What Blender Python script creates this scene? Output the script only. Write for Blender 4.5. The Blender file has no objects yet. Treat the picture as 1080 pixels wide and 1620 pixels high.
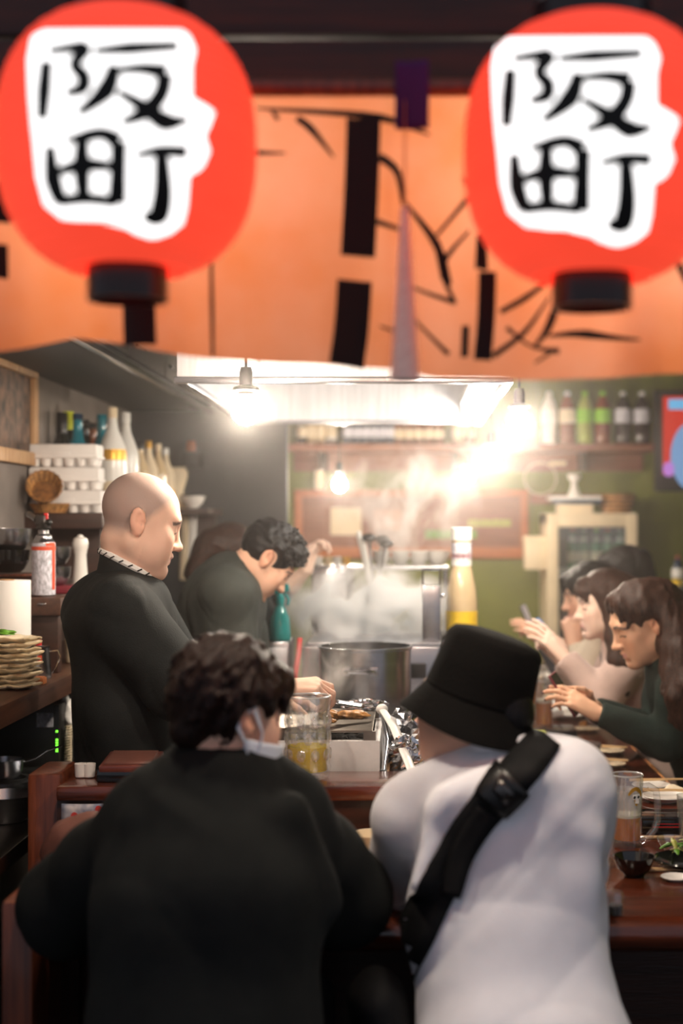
import bpy, bmesh, math, random
import numpy as np
from mathutils import Vector, Matrix, Euler

# ------------------------------------------------------------------ camera, world, exposure
FPX, VPX, VPY, CZ = 2250.0, 645.0, 825.0, 1.5      # focal length in pixels, vanishing point, camera height
scene = bpy.context.scene
COL = scene.collection
cam_d = bpy.data.cameras.new('camera'); cam = bpy.data.objects.new('camera', cam_d); COL.objects.link(cam)
cam_d.sensor_fit = 'VERTICAL'; cam_d.sensor_height = 36.0; cam_d.sensor_width = 24.0
cam_d.lens = FPX / 1620 * 36
cam_d.shift_x = -(VPX - 540) / 1620; cam_d.shift_y = (VPY - 810) / 1620
cam.location = (0, 0, CZ); cam.rotation_euler = (math.pi/2, 0, 0)
cam_d.clip_start = 0.05
cam_d.dof.use_dof = True; cam_d.dof.focus_distance = 3.5; cam_d.dof.aperture_fstop = 1.7
scene.camera = cam
world = bpy.data.worlds.new('world'); scene.world = world; world.use_nodes = True
world.node_tree.nodes['Background'].inputs[0].default_value = (0.62, 0.66, 0.78, 1)   # the lit street behind the camera
world.node_tree.nodes['Background'].inputs[1].default_value = 0.40
vs = scene.view_settings
vs.view_transform = 'Standard'; vs.look = 'None'; vs.gamma = 1.0; vs.exposure = 0.22; vs.use_curve_mapping = False
scene.cycles.max_bounces = 8; scene.cycles.transparent_max_bounces = 24; scene.cycles.volume_bounces = 4
scene.cycles.diffuse_bounces = 3; scene.cycles.glossy_bounces = 3; scene.cycles.transmission_bounces = 6
scene.cycles.sample_clamp_indirect = 4.0; scene.cycles.caustics_reflective = False; scene.cycles.caustics_refractive = False
scene.cycles.use_denoising = True
BULB, LANT, TUBE = 400.0, 1.6, 30.0

# ------------------------------------------------------------------ helpers
def W(px, py, Y):
    return Vector(((px - VPX) * Y / FPX, Y, CZ - (py - VPY) * Y / FPX))
def T(px, py, Z=0.745):
    Y = (CZ - Z) * FPX / (py - VPY)
    return Vector(((px - VPX) * Y / FPX, Y, Z))
def srgb(c):
    r = []
    for v in c[:3]:
        v = v / 255.0
        r.append(v / 12.92 if v <= 0.04045 else ((v + 0.055) / 1.055) ** 2.4)
    return (*r, 1.0)
M = {}
def mat(name, col, rough=0.5, metal=0.0, var=0.12, scale=9.0, bump=0.0, bscale=60.0, stretch=(1, 1, 1), coat=0.0, sheen=0.0, spec=0.5, attr=False, col2=None, sss=0.0, alpha=None, det=4.0):
    m = bpy.data.materials.new(name); m.use_nodes = True; nt = m.node_tree; b = nt.nodes['Principled BSDF']
    c = srgb(col)
    tc = nt.nodes.new('ShaderNodeTexCoord'); mp = nt.nodes.new('ShaderNodeMapping'); mp.inputs['Scale'].default_value = stretch
    nt.links.new(tc.outputs['Object'], mp.inputs['Vector'])
    nz = nt.nodes.new('ShaderNodeTexNoise'); nz.inputs['Scale'].default_value = scale; nz.inputs['Detail'].default_value = det
    nt.links.new(mp.outputs[0], nz.inputs['Vector'])
    cr = nt.nodes.new('ShaderNodeValToRGB')
    cd = srgb(col2) if col2 else tuple(x * (1 - var * 2) for x in c[:3]) + (1,)
    cu = c if col2 else tuple(min(1, x * (1 + var)) for x in c[:3]) + (1,)
    cr.color_ramp.elements[0].color = cd; cr.color_ramp.elements[1].color = cu
    cr.color_ramp.elements[0].position = 0.3; cr.color_ramp.elements[1].position = 0.7
    nt.links.new(nz.outputs[0], cr.inputs[0])
    if attr:
        at = nt.nodes.new('ShaderNodeAttribute'); at.attribute_name = 'Col'
        mx = nt.nodes.new('ShaderNodeMixRGB'); mx.blend_type = 'MULTIPLY'; mx.inputs[0].default_value = 1
        nt.links.new(cr.outputs[0], mx.inputs[1]); nt.links.new(at.outputs[0], mx.inputs[2]); nt.links.new(mx.outputs[0], b.inputs['Base Color'])
    else:
        nt.links.new(cr.outputs[0], b.inputs['Base Color'])
    b.inputs['Roughness'].default_value = rough; b.inputs['Metallic'].default_value = metal
    b.inputs['Specular IOR Level'].default_value = spec
    if coat: b.inputs['Coat Weight'].default_value = coat; b.inputs['Coat Roughness'].default_value = 0.08
    if sheen: b.inputs['Sheen Weight'].default_value = sheen
    if sss:
        b.inputs['Subsurface Weight'].default_value = sss; b.inputs['Subsurface Radius'].default_value = (0.012, 0.005, 0.003); b.inputs['Subsurface Scale'].default_value = 1.0
    if bump:
        n2 = nt.nodes.new('ShaderNodeTexNoise'); n2.inputs['Scale'].default_value = bscale; n2.inputs['Detail'].default_value = 3
        nt.links.new(mp.outputs[0], n2.inputs['Vector'])
        bp = nt.nodes.new('ShaderNodeBump'); bp.inputs['Strength'].default_value = bump; bp.inputs['Distance'].default_value = 0.004
        nt.links.new(n2.outputs[0], bp.inputs['Height']); nt.links.new(bp.outputs[0], b.inputs['Normal'])
    M[name] = m
    return m
def wood(name, c1, c2, axis=0, rough=0.4, coat=0.0, scale=6.0):
    st = [9.0, 9.0, 9.0]; st[axis] = 0.7
    return mat(name, c1, rough, 0, 0, scale, 0.15, 30, tuple(st), coat, col2=c2, det=8)
def emit(name, col, strength):
    m = bpy.data.materials.new(name); m.use_nodes = True; nt = m.node_tree; nt.nodes.clear()
    e = nt.nodes.new('ShaderNodeEmission'); e.inputs[0].default_value = srgb(col); e.inputs[1].default_value = strength
    o = nt.nodes.new('ShaderNodeOutputMaterial'); nt.links.new(e.outputs[0], o.inputs[0]); M[name] = m
    return m
def glass(name, tint=(255, 255, 255), opac=0.06, gloss=1.0, rough=0.03, liquid=False, ior=1.5):
    # thin clear wall: light passes, the rim and facets reflect
    m = bpy.data.materials.new(name); m.use_nodes = True; nt = m.node_tree; nt.nodes.clear()
    o = nt.nodes.new('ShaderNodeOutputMaterial'); tr = nt.nodes.new('ShaderNodeBsdfTransparent'); tr.inputs[0].default_value = srgb(tint)
    gl = nt.nodes.new('ShaderNodeBsdfGlossy'); gl.inputs['Roughness'].default_value = rough; gl.inputs[0].default_value = (gloss, gloss, gloss, 1)
    df = nt.nodes.new('ShaderNodeBsdfDiffuse'); df.inputs[0].default_value = srgb(tint)
    if liquid:
        d0 = df; t0 = nt.nodes.new('ShaderNodeBsdfTranslucent'); t0.inputs[0].default_value = srgb(tint); df = nt.nodes.new('ShaderNodeMixShader'); nt.links.new(d0.outputs[0], df.inputs[1]); nt.links.new(t0.outputs[0], df.inputs[2])
    lw = nt.nodes.new('ShaderNodeLayerWeight'); lw.inputs[0].default_value = .5; pw = nt.nodes.new('ShaderNodeMath'); pw.operation = 'POWER'; pw.inputs[1].default_value = 3.0; nt.links.new(lw.outputs['Facing'], pw.inputs[0])
    fr = nt.nodes.new('ShaderNodeMath'); fr.operation = 'MULTIPLY_ADD'; fr.inputs[1].default_value = .55; fr.inputs[2].default_value = (ior - 1) * .12; nt.links.new(pw.outputs[0], fr.inputs[0])
    m1 = nt.nodes.new('ShaderNodeMixShader'); m1.inputs[0].default_value = opac
    m2 = nt.nodes.new('ShaderNodeMixShader')
    nt.links.new(tr.outputs[0], m1.inputs[1]); nt.links.new(df.outputs[0], m1.inputs[2])
    nt.links.new(fr.outputs[0], m2.inputs[0]); nt.links.new(m1.outputs[0], m2.inputs[1]); nt.links.new(gl.outputs[0], m2.inputs[2])
    nt.links.new(m2.outputs[0], o.inputs[0]); M[name] = m
    return m
def cloth_translucent(name, col, tr=0.5, c2=None):
    m = bpy.data.materials.new(name); m.use_nodes = True; nt = m.node_tree; nt.nodes.clear()
    o = nt.nodes.new('ShaderNodeOutputMaterial'); d = nt.nodes.new('ShaderNodeBsdfDiffuse'); t = nt.nodes.new('ShaderNodeBsdfTranslucent')
    mx = nt.nodes.new('ShaderNodeMixShader'); mx.inputs[0].default_value = tr
    tc = nt.nodes.new('ShaderNodeTexCoord'); nz = nt.nodes.new('ShaderNodeTexNoise'); nz.inputs['Scale'].default_value = 5; nz.inputs['Detail'].default_value = 6
    nt.links.new(tc.outputs['Object'], nz.inputs['Vector'])
    cr = nt.nodes.new('ShaderNodeValToRGB'); cr.color_ramp.elements[0].color = srgb(c2 or col); cr.color_ramp.elements[1].color = srgb(col)
    cr.color_ramp.elements[0].position = 0.35; cr.color_ramp.elements[1].position = 0.65
    nt.links.new(nz.outputs[0], cr.inputs[0]); nt.links.new(cr.outputs[0], d.inputs[0]); nt.links.new(cr.outputs[0], t.inputs[0])
    nt.links.new(d.outputs[0], mx.inputs[1]); nt.links.new(t.outputs[0], mx.inputs[2]); nt.links.new(mx.outputs[0], o.inputs[0]); M[name] = m
    return m

def tag(o, label=None, cat=None, group=None, kind=None):
    if label: o['label'] = label
    if cat: o['category'] = cat
    if group: o['group'] = group
    if kind: o['kind'] = kind
    return o
def thing(name, label, cat, loc=(0, 0, 0), rotz=0.0, group=None):
    o = bpy.data.objects.new(name, None); COL.objects.link(o); o.location = loc; o.rotation_euler = (0, 0, rotz); o.empty_display_size = 0.05
    return tag(o, label, cat, group)
def copy_tree(o, parent=None):
    c = o.copy(); COL.objects.link(c)
    if parent is not None: c.parent = parent
    for ch in o.children: copy_tree(ch, c)
    return c
def put(o, loc, rotz=0.0, label=None, scale=None):
    o.location = loc; o.rotation_euler = (0, 0, rotz)
    if label: o['label'] = label
    if scale: o.scale = (scale,) * 3 if not isinstance(scale, tuple) else scale
    return o

class MB:
    def __init__(s): s.v = []; s.f = []
    def add(s, vs, fs):
        n = len(s.v); s.v += [tuple(v) for v in vs]; s.f += [tuple(i + n for i in f) for f in fs]; return s
    def box(s, lo, hi, R=None, c=0.0):
        """axis aligned box with a small chamfer c; R: optional 4x4"""
        lo = Vector(lo); hi = Vector(hi); ce = (lo + hi) / 2; h = (hi - lo) / 2; c = min(c, min(h) * 0.49)
        vs, fs = [], []
        if c <= 0:
            for z in (-1, 1):
                for y in (-1, 1):
                    for x in (-1, 1): vs.append(Vector((x*h.x, y*h.y, z*h.z)))
            fs = [(0,2,3,1), (4,5,7,6), (0,1,5,4), (2,6,7,3), (0,4,6,2), (1,3,7,5)]
        else:
            bm = bmesh.new(); bmesh.ops.create_cube(bm, size=1)
            for v in bm.verts: v.co = Vector((v.co.x*2*h.x, v.co.y*2*h.y, v.co.z*2*h.z))
            bmesh.ops.bevel(bm, geom=bm.edges[:], offset=c, segments=2, profile=0.6, affect='EDGES')
            bm.verts.index_update(); vs = [v.co.copy() for v in bm.verts]; fs = [tuple(v.index for v in f.verts) for f in bm.faces]; bm.free()
        if R is not None: vs = [R @ v for v in vs]
        return s.add([v + ce for v in vs], fs)
    def lathe(s, prof, c=(0, 0, 0), seg=24, R=None, sq=None, caps=True):
        """prof: list of (radius, z); sq: function(angle)->radius factor"""
        c = Vector(c); vs, fs = [], []
        for r, z in prof:
            for i in range(seg):
                a = 2*math.pi*i/seg; k = sq(a, z) if sq else 1.0
                p = Vector((r*k*math.cos(a), r*k*math.sin(a), z))
                vs.append((R @ p if R else p) + c)
        for j in range(len(prof) - 1):
            for i in range(seg):
                k = (i + 1) % seg
                fs.append((j*seg+i, j*seg+k, (j+1)*seg+k, (j+1)*seg+i))
        if caps:
            if prof[0][0] > 1e-6: fs.append(tuple(range(seg))[::-1])
            if prof[-1][0] > 1e-6: fs.append(tuple((len(prof)-1)*seg + i for i in range(seg)))
        return s.add(vs, fs)
    def tube(s, pts, rad, seg=8, flat=None, closed=False):
        pts = [Vector(p) for p in pts]; n = len(pts); vs, fs = [], []
        if not hasattr(rad, '__len__'): rad = [rad]*n
        up = Vector((0, 0, 1))
        d0 = (pts[1] - pts[0]).normalized()
        if abs(d0.dot(up)) > 0.9: up = Vector((0, 1, 0))
        for i in range(n):
            if closed: d = (pts[(i+1) % n] - pts[i-1]).normalized()
            else: d = (pts[min(i+1, n-1)] - pts[max(i-1, 0)]).normalized()
            u = up - d*up.dot(d)
            u = u.normalized() if u.length > 1e-5 else d.orthogonal().normalized()
            up = u; w = d.cross(u)
            for k in range(seg):
                a = 2*math.pi*k/seg
                vs.append(pts[i] + u*(rad[i]*math.cos(a)*(flat or 1.0)) + w*(rad[i]*math.sin(a)))
        m = n if closed else n - 1
        for i in range(m):
            for k in range(seg):
                q = (k+1) % seg; j = (i+1) % n
                fs.append((i*seg+k, i*seg+q, j*seg+q, j*seg+k))
        if not closed: fs.append(tuple(range(seg))[::-1]); fs.append(tuple((n-1)*seg+k for k in range(seg)))
        return s.add(vs, fs)
    def grid(s, fn, nu, nv):
        vs = [fn(i/(nu-1), j/(nv-1)) for j in range(nv) for i in range(nu)]
        fs = [(j*nu+i, j*nu+i+1, (j+1)*nu+i+1, (j+1)*nu+i) for j in range(nv-1) for i in range(nu-1)]
        return s.add(vs, fs)
    def sphere(s, c, r, seg=16, rings=10, R=None):
        if not hasattr(r, '__len__'): r = (r, r, r)
        pr = [(math.sin(math.pi*j/rings), -math.cos(math.pi*j/rings)) for j in range(rings+1)]
        vs, fs = [], []
        for q, z in pr:
            for i in range(seg):
                a = 2*math.pi*i/seg; p = Vector((q*math.cos(a)*r[0], q*math.sin(a)*r[1], z*r[2]))
                vs.append((R @ p if R else p) + Vector(c))
        for j in range(rings):
            for i in range(seg):
                k = (i+1) % seg; fs.append((j*seg+i, j*seg+k, (j+1)*seg+k, (j+1)*seg+i))
        return s.add(vs, fs)
    def build(s, name, m, parent=None, world=False, angle=40, solid=0.0, kind=None):
        me = bpy.data.meshes.new(name); me.from_pydata([tuple(v) for v in s.v], [], s.f)
        return finish(name, me, m, parent, world, angle, solid, kind)
def finish(name, me, m, parent=None, world=False, angle=40, solid=0.0, kind=None):
    bm = bmesh.new(); bm.from_mesh(me); bmesh.ops.remove_doubles(bm, verts=bm.verts, dist=1e-6)
    bmesh.ops.recalc_face_normals(bm, faces=bm.faces); bm.to_mesh(me); bm.free()
    if angle:
        me.polygons.foreach_set('use_smooth', [True]*len(me.polygons)); me.set_sharp_from_angle(angle=math.radians(angle))
    me.materials.append(M[m] if isinstance(m, str) else m)
    o = bpy.data.objects.new(name, me); COL.objects.link(o)
    if parent is not None:
        o.parent = parent
        if world: o.matrix_parent_inverse = (Matrix.Translation(parent.location) @ parent.rotation_euler.to_matrix().to_4x4()).inverted()
    if solid:
        md = o.modifiers.new('thickness', 'SOLIDIFY'); md.thickness = solid; md.offset = 0
    if kind: o['kind'] = kind
    return o
def struct(name, mb, m, **k):
    return tag(mb.build(name, m, **k), kind='structure')
def rotm(axis, deg): return Matrix.Rotation(math.radians(deg), 4, axis)
rnd = random.Random(7)

# ------------------------------------------------------------------ materials
mat('concrete', (58, 52, 48), 0.7, var=.2)
mat('plaster', (128, 118, 112), 0.85, var=.12, scale=5, bump=.3, bscale=40)
mat('dark_panel', (52, 54, 56), 0.75, var=.12, scale=3)
mat('green_wall', (118, 124, 48), 0.8, var=.12, scale=3, bump=.2)
mat('dark_ceiling', (30, 24, 22), 0.9)
wood('redwood_dark', (62, 24, 14), (30, 12, 8), 0, .5)
wood('lacquer_wood', (104, 46, 24), (58, 22, 12), 1, .16, coat=.6)
wood('lacquer_wood_x', (112, 50, 26), (64, 26, 14), 0, .18, coat=.6)
wood('post_wood', (132, 66, 36), (74, 32, 18), 2, .35, coat=.25)
wood('edge_wood', (214, 150, 92), (150, 88, 44), 1, .4)
wood('brown_fascia', (66, 32, 20), (40, 20, 13), 0, .35, coat=.2)
wood('shelf_wood', (92, 58, 42), (58, 36, 26), 1, .5)
wood('shelf_dark', (70, 42, 32), (44, 27, 21), 0, .5)
wood('pale_wood', (196, 158, 116), (158, 116, 78), 2, .5)
wood('chop_wood', (226, 190, 140), (198, 156, 104), 0, .5)
wood('board_brown', (150, 96, 72), (120, 70, 52), 0, .6)
wood('board_frame', (196, 116, 62), (160, 88, 44), 0, .5)
mat('steel', (176, 176, 180), .26, 1.0, var=.08, scale=3, stretch=(1, 1, 14))
mat('steel_brushed', (190, 190, 194), .36, 1.0, var=.08, scale=4, stretch=(14, 1, 1))
mat('steel_dark', (96, 92, 90), .3, 1.0, var=.15, scale=4)
mat('chrome', (220, 220, 224), .1, 1.0, var=.02)
mat('foil', (226, 226, 230), .16, 1.0, var=.05)
mat('black_plastic', (16, 15, 15), .35, var=.1)
mat('black_matte', (14, 13, 13), .7, var=.1)
mat('cabinet_grey', (50, 51, 54), .55, var=.08, scale=3)
mat('cabinet_face', (136, 132, 134), .4, var=.08, scale=3)
mat('white_ceramic', (236, 230, 224), .3, var=.04)
mat('enamel_white', (232, 228, 226), .35, var=.08, scale=14, bump=.1)
mat('white_plastic', (240, 238, 234), .4, var=.03)
mat('paper_white', (244, 240, 236), .8, var=.04)
mat('carton', (236, 230, 226), .8, var=.05, bump=.2)
mat('cream', (228, 208, 176), .6, var=.06)
mat('stoneware', (232, 214, 184), .55, var=.16, scale=40)
mat('stone_rim', (206, 182, 144), .6, var=.2)
mat('wicker', (198, 142, 70), .6, var=.3, scale=60)
mat('wicker_dark', (140, 92, 44), .6, var=.3, scale=60)
mat('leather', (116, 74, 64), .5, var=.12, bump=.2)
mat('black_lacquer', (14, 11, 11), .12, var=.1, coat=.5)
mat('red_lacquer', (160, 20, 24), .2, var=.1)
mat('red_brown_lid', (112, 58, 48), .3, var=.15, coat=.3)
mat('red', (200, 34, 34), .4)
mat('red_dark', (120, 24, 40), .5)
mat('orange_print', (232, 88, 54), .45, var=.05)
mat('label_print', (222, 220, 232), .5, var=.25, scale=140, stretch=(1, 1, .5))
mat('yellow_green', (214, 222, 40), .5, var=.05)
mat('yellow', (240, 200, 40), .5)
mat('teal_plastic', (20, 150, 150), .25, var=.1)
mat('meat', (206, 146, 82), .4, var=.3, scale=60, bump=.4, bscale=80)
mat('charcoal', (28, 24, 22), .8, var=.4, scale=60, bump=.8)
mat('wire', (150, 142, 134), .35, .9, var=.2)
mat('leaf_green', (96, 148, 40), .45, var=.3, scale=40)
mat('leaf_pale', (176, 176, 80), .45, var=.3, scale=40)
mat('ink', (14, 11, 10), .8, var=.05)
mat('lantern_black', (26, 22, 22), .3, var=.1)
mat('purple_cloth', (66, 18, 84), .8, var=.1, bump=.2)
mat('straw', (255, 246, 226), .7, var=.08, scale=80, stretch=(1, 1, 3))
mat('picture_print', (120, 92, 74), .6, col2=(28, 24, 24), scale=22, det=8)
mat('floral', (214, 206, 206), .8, col2=(52, 84, 128), scale=34, det=2)
mat('floral_red', (196, 60, 56), .8, var=.2)
mat('hair_black', (20, 17, 18), .42, var=.35, scale=50, stretch=(6, 6, .6), bump=.5, bscale=70, spec=.22)
mat('hair_brown', (58, 34, 24), .42, var=.4, scale=46, stretch=(6, 6, .6), bump=.5, bscale=70, spec=.22)
mat('hair_chestnut', (38, 21, 14), .45, var=.45, scale=46, stretch=(6, 6, 1), bump=.6, bscale=70, spec=.22)
mat('skin', (255, 255, 255), .6, var=.03, scale=20, attr=True, sss=.12, bump=.06, bscale=200, spec=.28)
mat('coat_black', (30, 33, 33), .8, var=.12, scale=14, bump=.25, bscale=300, spec=.25)
mat('coat_grey', (60, 63, 60), .8, var=.1, scale=14, bump=.25, bscale=300, spec=.25)
mat('sweat_black', (27, 29, 28), .9, var=.1, scale=14, bump=.3, bscale=300, spec=.15)
mat('tee_white', (232, 232, 238), .85, var=.03, scale=14, bump=.2, bscale=300, sheen=.1)
mat('knit_green', (30, 42, 38), .9, var=.15, scale=14, bump=.5, bscale=260, spec=.2)
mat('knit_beige', (202, 174, 164), .9, var=.08, scale=14, bump=.5, bscale=260, sheen=.3)
mat('cloth_cream', (222, 206, 186), .9, var=.08)
mat('cloth_navy', (28, 32, 46), .85, var=.1)
mat('trouser', (26, 26, 30), .85, var=.1)
mat('felt_black', (14, 13, 12), .95, var=.1, bump=.4, bscale=200, spec=.15)
mat('webbing', (14, 14, 15), .7, spec=.2, var=.15, scale=200, bump=.3, bscale=400)
mat('mask_white', (226, 232, 240), .8, var=.03)
mat('phone_dark', (20, 20, 24), .15, var=.05)
mat('bottle_dark', (22, 26, 22), .12, var=.1, coat=.3)
mat('bottle_amber', (130, 66, 24), .15, var=.15, coat=.3)
mat('bottle_blue', (30, 58, 86), .15, var=.1, coat=.3)
mat('bottle_teal', (20, 130, 150), .15, var=.1, coat=.3)
mat('bottle_green', (40, 128, 74), .12, var=.1, coat=.3)
mat('bottle_frost', (226, 222, 216), .3, var=.04, coat=.2)
mat('bottle_clear', (216, 190, 150), .15, var=.1, coat=.4)
mat('tea_green', (160, 176, 60), .3, var=.1)
mat('lime_label', (150, 214, 40), .4, var=.06)
mat('cola', (34, 20, 18), .12, var=.1, coat=.3)
mat('gold', (216, 160, 50), .35, .4)
emit('bulb_light', (255, 238, 216), BULB)
emit('tube_light', (255, 252, 246), TUBE)
emit('led_green', (120, 255, 60), 2.0)
glass('glass', (253, 253, 253), .045, ior=2.1)
glass('facet_glass', (253, 253, 253), .09, ior=2.4)
glass('pane', (235, 240, 240), .03)
glass('frosted', (240, 240, 240), .3, rough=.2)
glass('beer', (246, 150, 6), .97, .4, liquid=True, ior=1.2)
glass('beer_yellow', (255, 228, 10), .96, .4, liquid=True, ior=1.2)
mat('foam', (250, 240, 220), .7, var=.03)
glass('green_spray', (60, 190, 190), .45, .8)
cloth_translucent('noren', (196, 136, 108), .36, (188, 114, 72))
# ------------------------------------------------------------------ the setting
struct('floor', MB().box((-1.6, 1.2, -.06), (2.65, 8.4, 0)), 'concrete')
struct('ground', MB().box((-4, -3, -.08), (5, 1.2, -.01)), 'concrete')
struct('wall_left', MB().box((-1.36, 2.2, 0), (-1.3, 8.36, 2.7)), 'plaster')
struct('wall_back', MB().box((-1.3, 8.3, 0), (2.6, 8.36, 2.7)), 'green_wall')
struct('wall_right', MB().box((2.6, 2.2, 0), (2.66, 8.36, 2.7)), 'green_wall')
struct('wall_partition', MB().box((-1.3, 6.6, 0), (-.56, 6.66, 2.7)), 'dark_panel')
struct('ceiling', MB().box((-1.36, 2.2, 2.7), (2.66, 8.36, 2.76)), 'dark_ceiling')
# shop-front fascia: horizontal boards above the noren
fas = tag(bpy.data.objects.new('trim_1', None), kind='structure'); COL.objects.link(fas); fas.location = (0, 2.14, 2.12)
for i in range(5):
    z0 = 2.115 + i * .118
    MB().box((-1.5, 2.13 + (.012 if i % 2 else 0), z0), (2.7, 2.2, z0 + .108), c=.006).build('board', 'redwood_dark', fas, True)
for x in (-1.42, 2.62):
    struct('trim_2', MB().box((x - .06, 2.1, 0), (x + .06, 2.22, 2.76), c=.008), 'redwood_dark')

# ------------------------------------------------------------------ noren curtain
NY = 2.05
nor = thing('noren_curtain', 'orange noren curtain painted with black bamboo hanging under dark beam', 'curtain', (0, NY, 2.13))
MB().tube([(-1.4, NY, 2.125), (2.6, NY, 2.125)], .013, 10).build('rod', 'post_wood', nor, True)
hem = [(-500, 560), (-90, 558), (0, 555), (60, 542), (112, 531), (170, 540), (250, 556), (330, 566), (336, 566), (470, 577), (612, 582), (618, 584), (700, 597), (800, 602), (900, 600), (1000, 594), (1080, 592), (1180, 596), (1700, 600)]
def hemy(px):
    for (a, b), (c, d) in zip(hem, hem[1:]):
        if a <= px <= c: return b + (d - b) * (px - a) / (c - a)
    return 590
def noren_y(px, t):
    # gentle folds, deeper towards the hem
    return NY + t * (.012 * math.sin(px * .021 + .6) + .007 * math.sin(px * .047) + (.03 * math.exp(-((px - 112) / 55) ** 2)))
panels = [(-500, -89), (-90, 334), (333, 615), (614, 1183), (1182, 1700)]
for a, b in panels:
    def fn(u, v, a=a, b=b):
        px = a + (b - a) * u; py = 150 + (hemy(px) - 150) * v
        p = W(px, py, NY); p.y = noren_y(px, v); return p
    MB().grid(fn, 48, 20).build('panel', 'noren', nor, True, angle=80)
def on_noren(px, py, off):
    v = (py - 150) / (hemy(px) - 150); p = W(px, py, NY); p.y = noren_y(px, v) - off; return p
def ribbon(mb, pts, wid, place, off, sub=4):
    """flat brush stroke: polyline in pixels with a width per point, laid on a surface by place()"""
    P = []
    n = len(pts)
    if not hasattr(wid, '__len__'): wid = [wid] * n
    for i in range(n - 1):
        for k in range(sub):
            t = k / sub
            def cr(q0, q1, q2, q3):
                return .5 * ((2*q1) + (-q0+q2)*t + (2*q0-5*q1+4*q2-q3)*t*t + (-q0+3*q1-3*q2+q3)*t**3)
            a, b, c, d = pts[max(i-1, 0)], pts[i], pts[i+1], pts[min(i+2, n-1)]
            P.append((cr(a[0], b[0], c[0], d[0]), cr(a[1], b[1], c[1], d[1]), wid[i] + (wid[i+1] - wid[i]) * t))
    P.append((pts[-1][0], pts[-1][1], wid[-1]))
    vs, fs = [], []
    for i, (x, y, w) in enumerate(P):
        x0, y0, _ = P[max(i-1, 0)]; x1, y1, _ = P[min(i+1, len(P)-1)]
        dx, dy = x1 - x0, y1 - y0; L = math.hypot(dx, dy) or 1; nx, ny = -dy / L, dx / L
        for q in (-.5, -.17, .17, .5): vs.append(place(x + nx*w*q, y + ny*w*q, off))
    for i in range(len(P) - 1):
        for q in range(3): fs.append((i*4+q, i*4+q+1, (i+1)*4+q+1, (i+1)*4+q))
    mb.add(vs, fs)
inks = [([(333, 402), (334, 480), (335, 562)], [5, 7, 5]), ([(575, 188), (572, 290), (566, 406)], 54), ([(561, 444), (556, 520), (548, 580)], 54), ([(222, 425), (222, 490), (224, 548)], 52),
        ([(2, 290), (2, 352)], 28), ([(0, 386), (0, 440)], 22), ([(770, 432), (768, 500), (762, 572)], 28), ([(736, 516), (734, 566)], 12), ([(760, 372), (757, 428)], 14),
        ([(406, 172), (500, 178), (600, 186), (680, 214)], [3, 9, 12, 4]), ([(470, 188), (492, 205), (528, 250)], [10, 12, 3]), ([(404, 242), (452, 243)], [9, 3]), ([(430, 176), (440, 190)], [4, 8]),
        ([(600, 248), (628, 272), (637, 322)], [14, 12, 5]), ([(596, 350), (640, 366)], [10, 5]), ([(640, 320), (690, 385), (712, 450)], [4, 14, 6]), ([(756, 290), (735, 320), (690, 372)], [3, 8, 5]),
        ([(742, 366), (700, 420), (720, 480)], [4, 10, 5]), ([(640, 450), (720, 478)], [3, 9]), ([(690, 380), (704, 440)], [10, 14]), ([(730, 280), (760, 350), (766, 430)], [3, 8, 10]),
        ([(790, 496), (830, 472), (876, 438)], [8, 10, 4]), ([(884, 470), (866, 520), (842, 552)], [14, 12, 3]), ([(778, 566), (830, 525), (868, 470)], [10, 8, 3]), ([(866, 532), (930, 528), (1012, 538)], [4, 14, 3]),
        ([(800, 520), (840, 548), (884, 556)], [8, 4, 10]), ([(845, 575), (880, 552)], [3, 7]), ([(1066, 408), (1084, 448)], [14, 8]), ([(650, 500), (710, 560)], [3, 8]), ([(600, 515), (640, 530)], [3, 7])]
for k, (pts, w) in enumerate(inks):
    mb = MB(); ribbon(mb, pts, w, on_noren, .0025); mb.build('ink_stroke', 'ink', nor, True, angle=0)
tagc = thing('cloth_tag', 'purple cloth tab hanging from the noren rod', 'cloth', W(651, 150, NY - .02))
def tf(u, v):
    p = W(625 + 53*u, 96 + 108*v, NY - .018); p.y += .004 * math.sin(u*5); return p
MB().grid(tf, 8, 12).build('tab', 'purple_cloth', tagc, True, solid=.003)
# ridged straw spike standing out in front of the curtain
sp = thing('straw_tassel', 'tall tapering pale straw tassel in front of the noren, between the lanterns', 'tassel', W(640, 600, NY - .05))
pr = []
for i in range(64):
    t = i / 63; w = 23 - 17 * t ** .9
    r = (w + (1.6 if i % 2 else -.6)) * (NY - .05) / FPX; pr.append((r, (W(0, 602, NY - .05).z) + t * .243))
c0 = W(640, 600, NY - .05)
MB().lathe(pr, (c0.x, c0.y, 0), 16).build('bound_straw', 'straw', sp, True, angle=60)
MB().tube([(c0.x, c0.y, pr[-1][1]), (c0.x, NY - .01, 2.125)], .0012, 5).build('thread', 'noren', sp, True)

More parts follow.
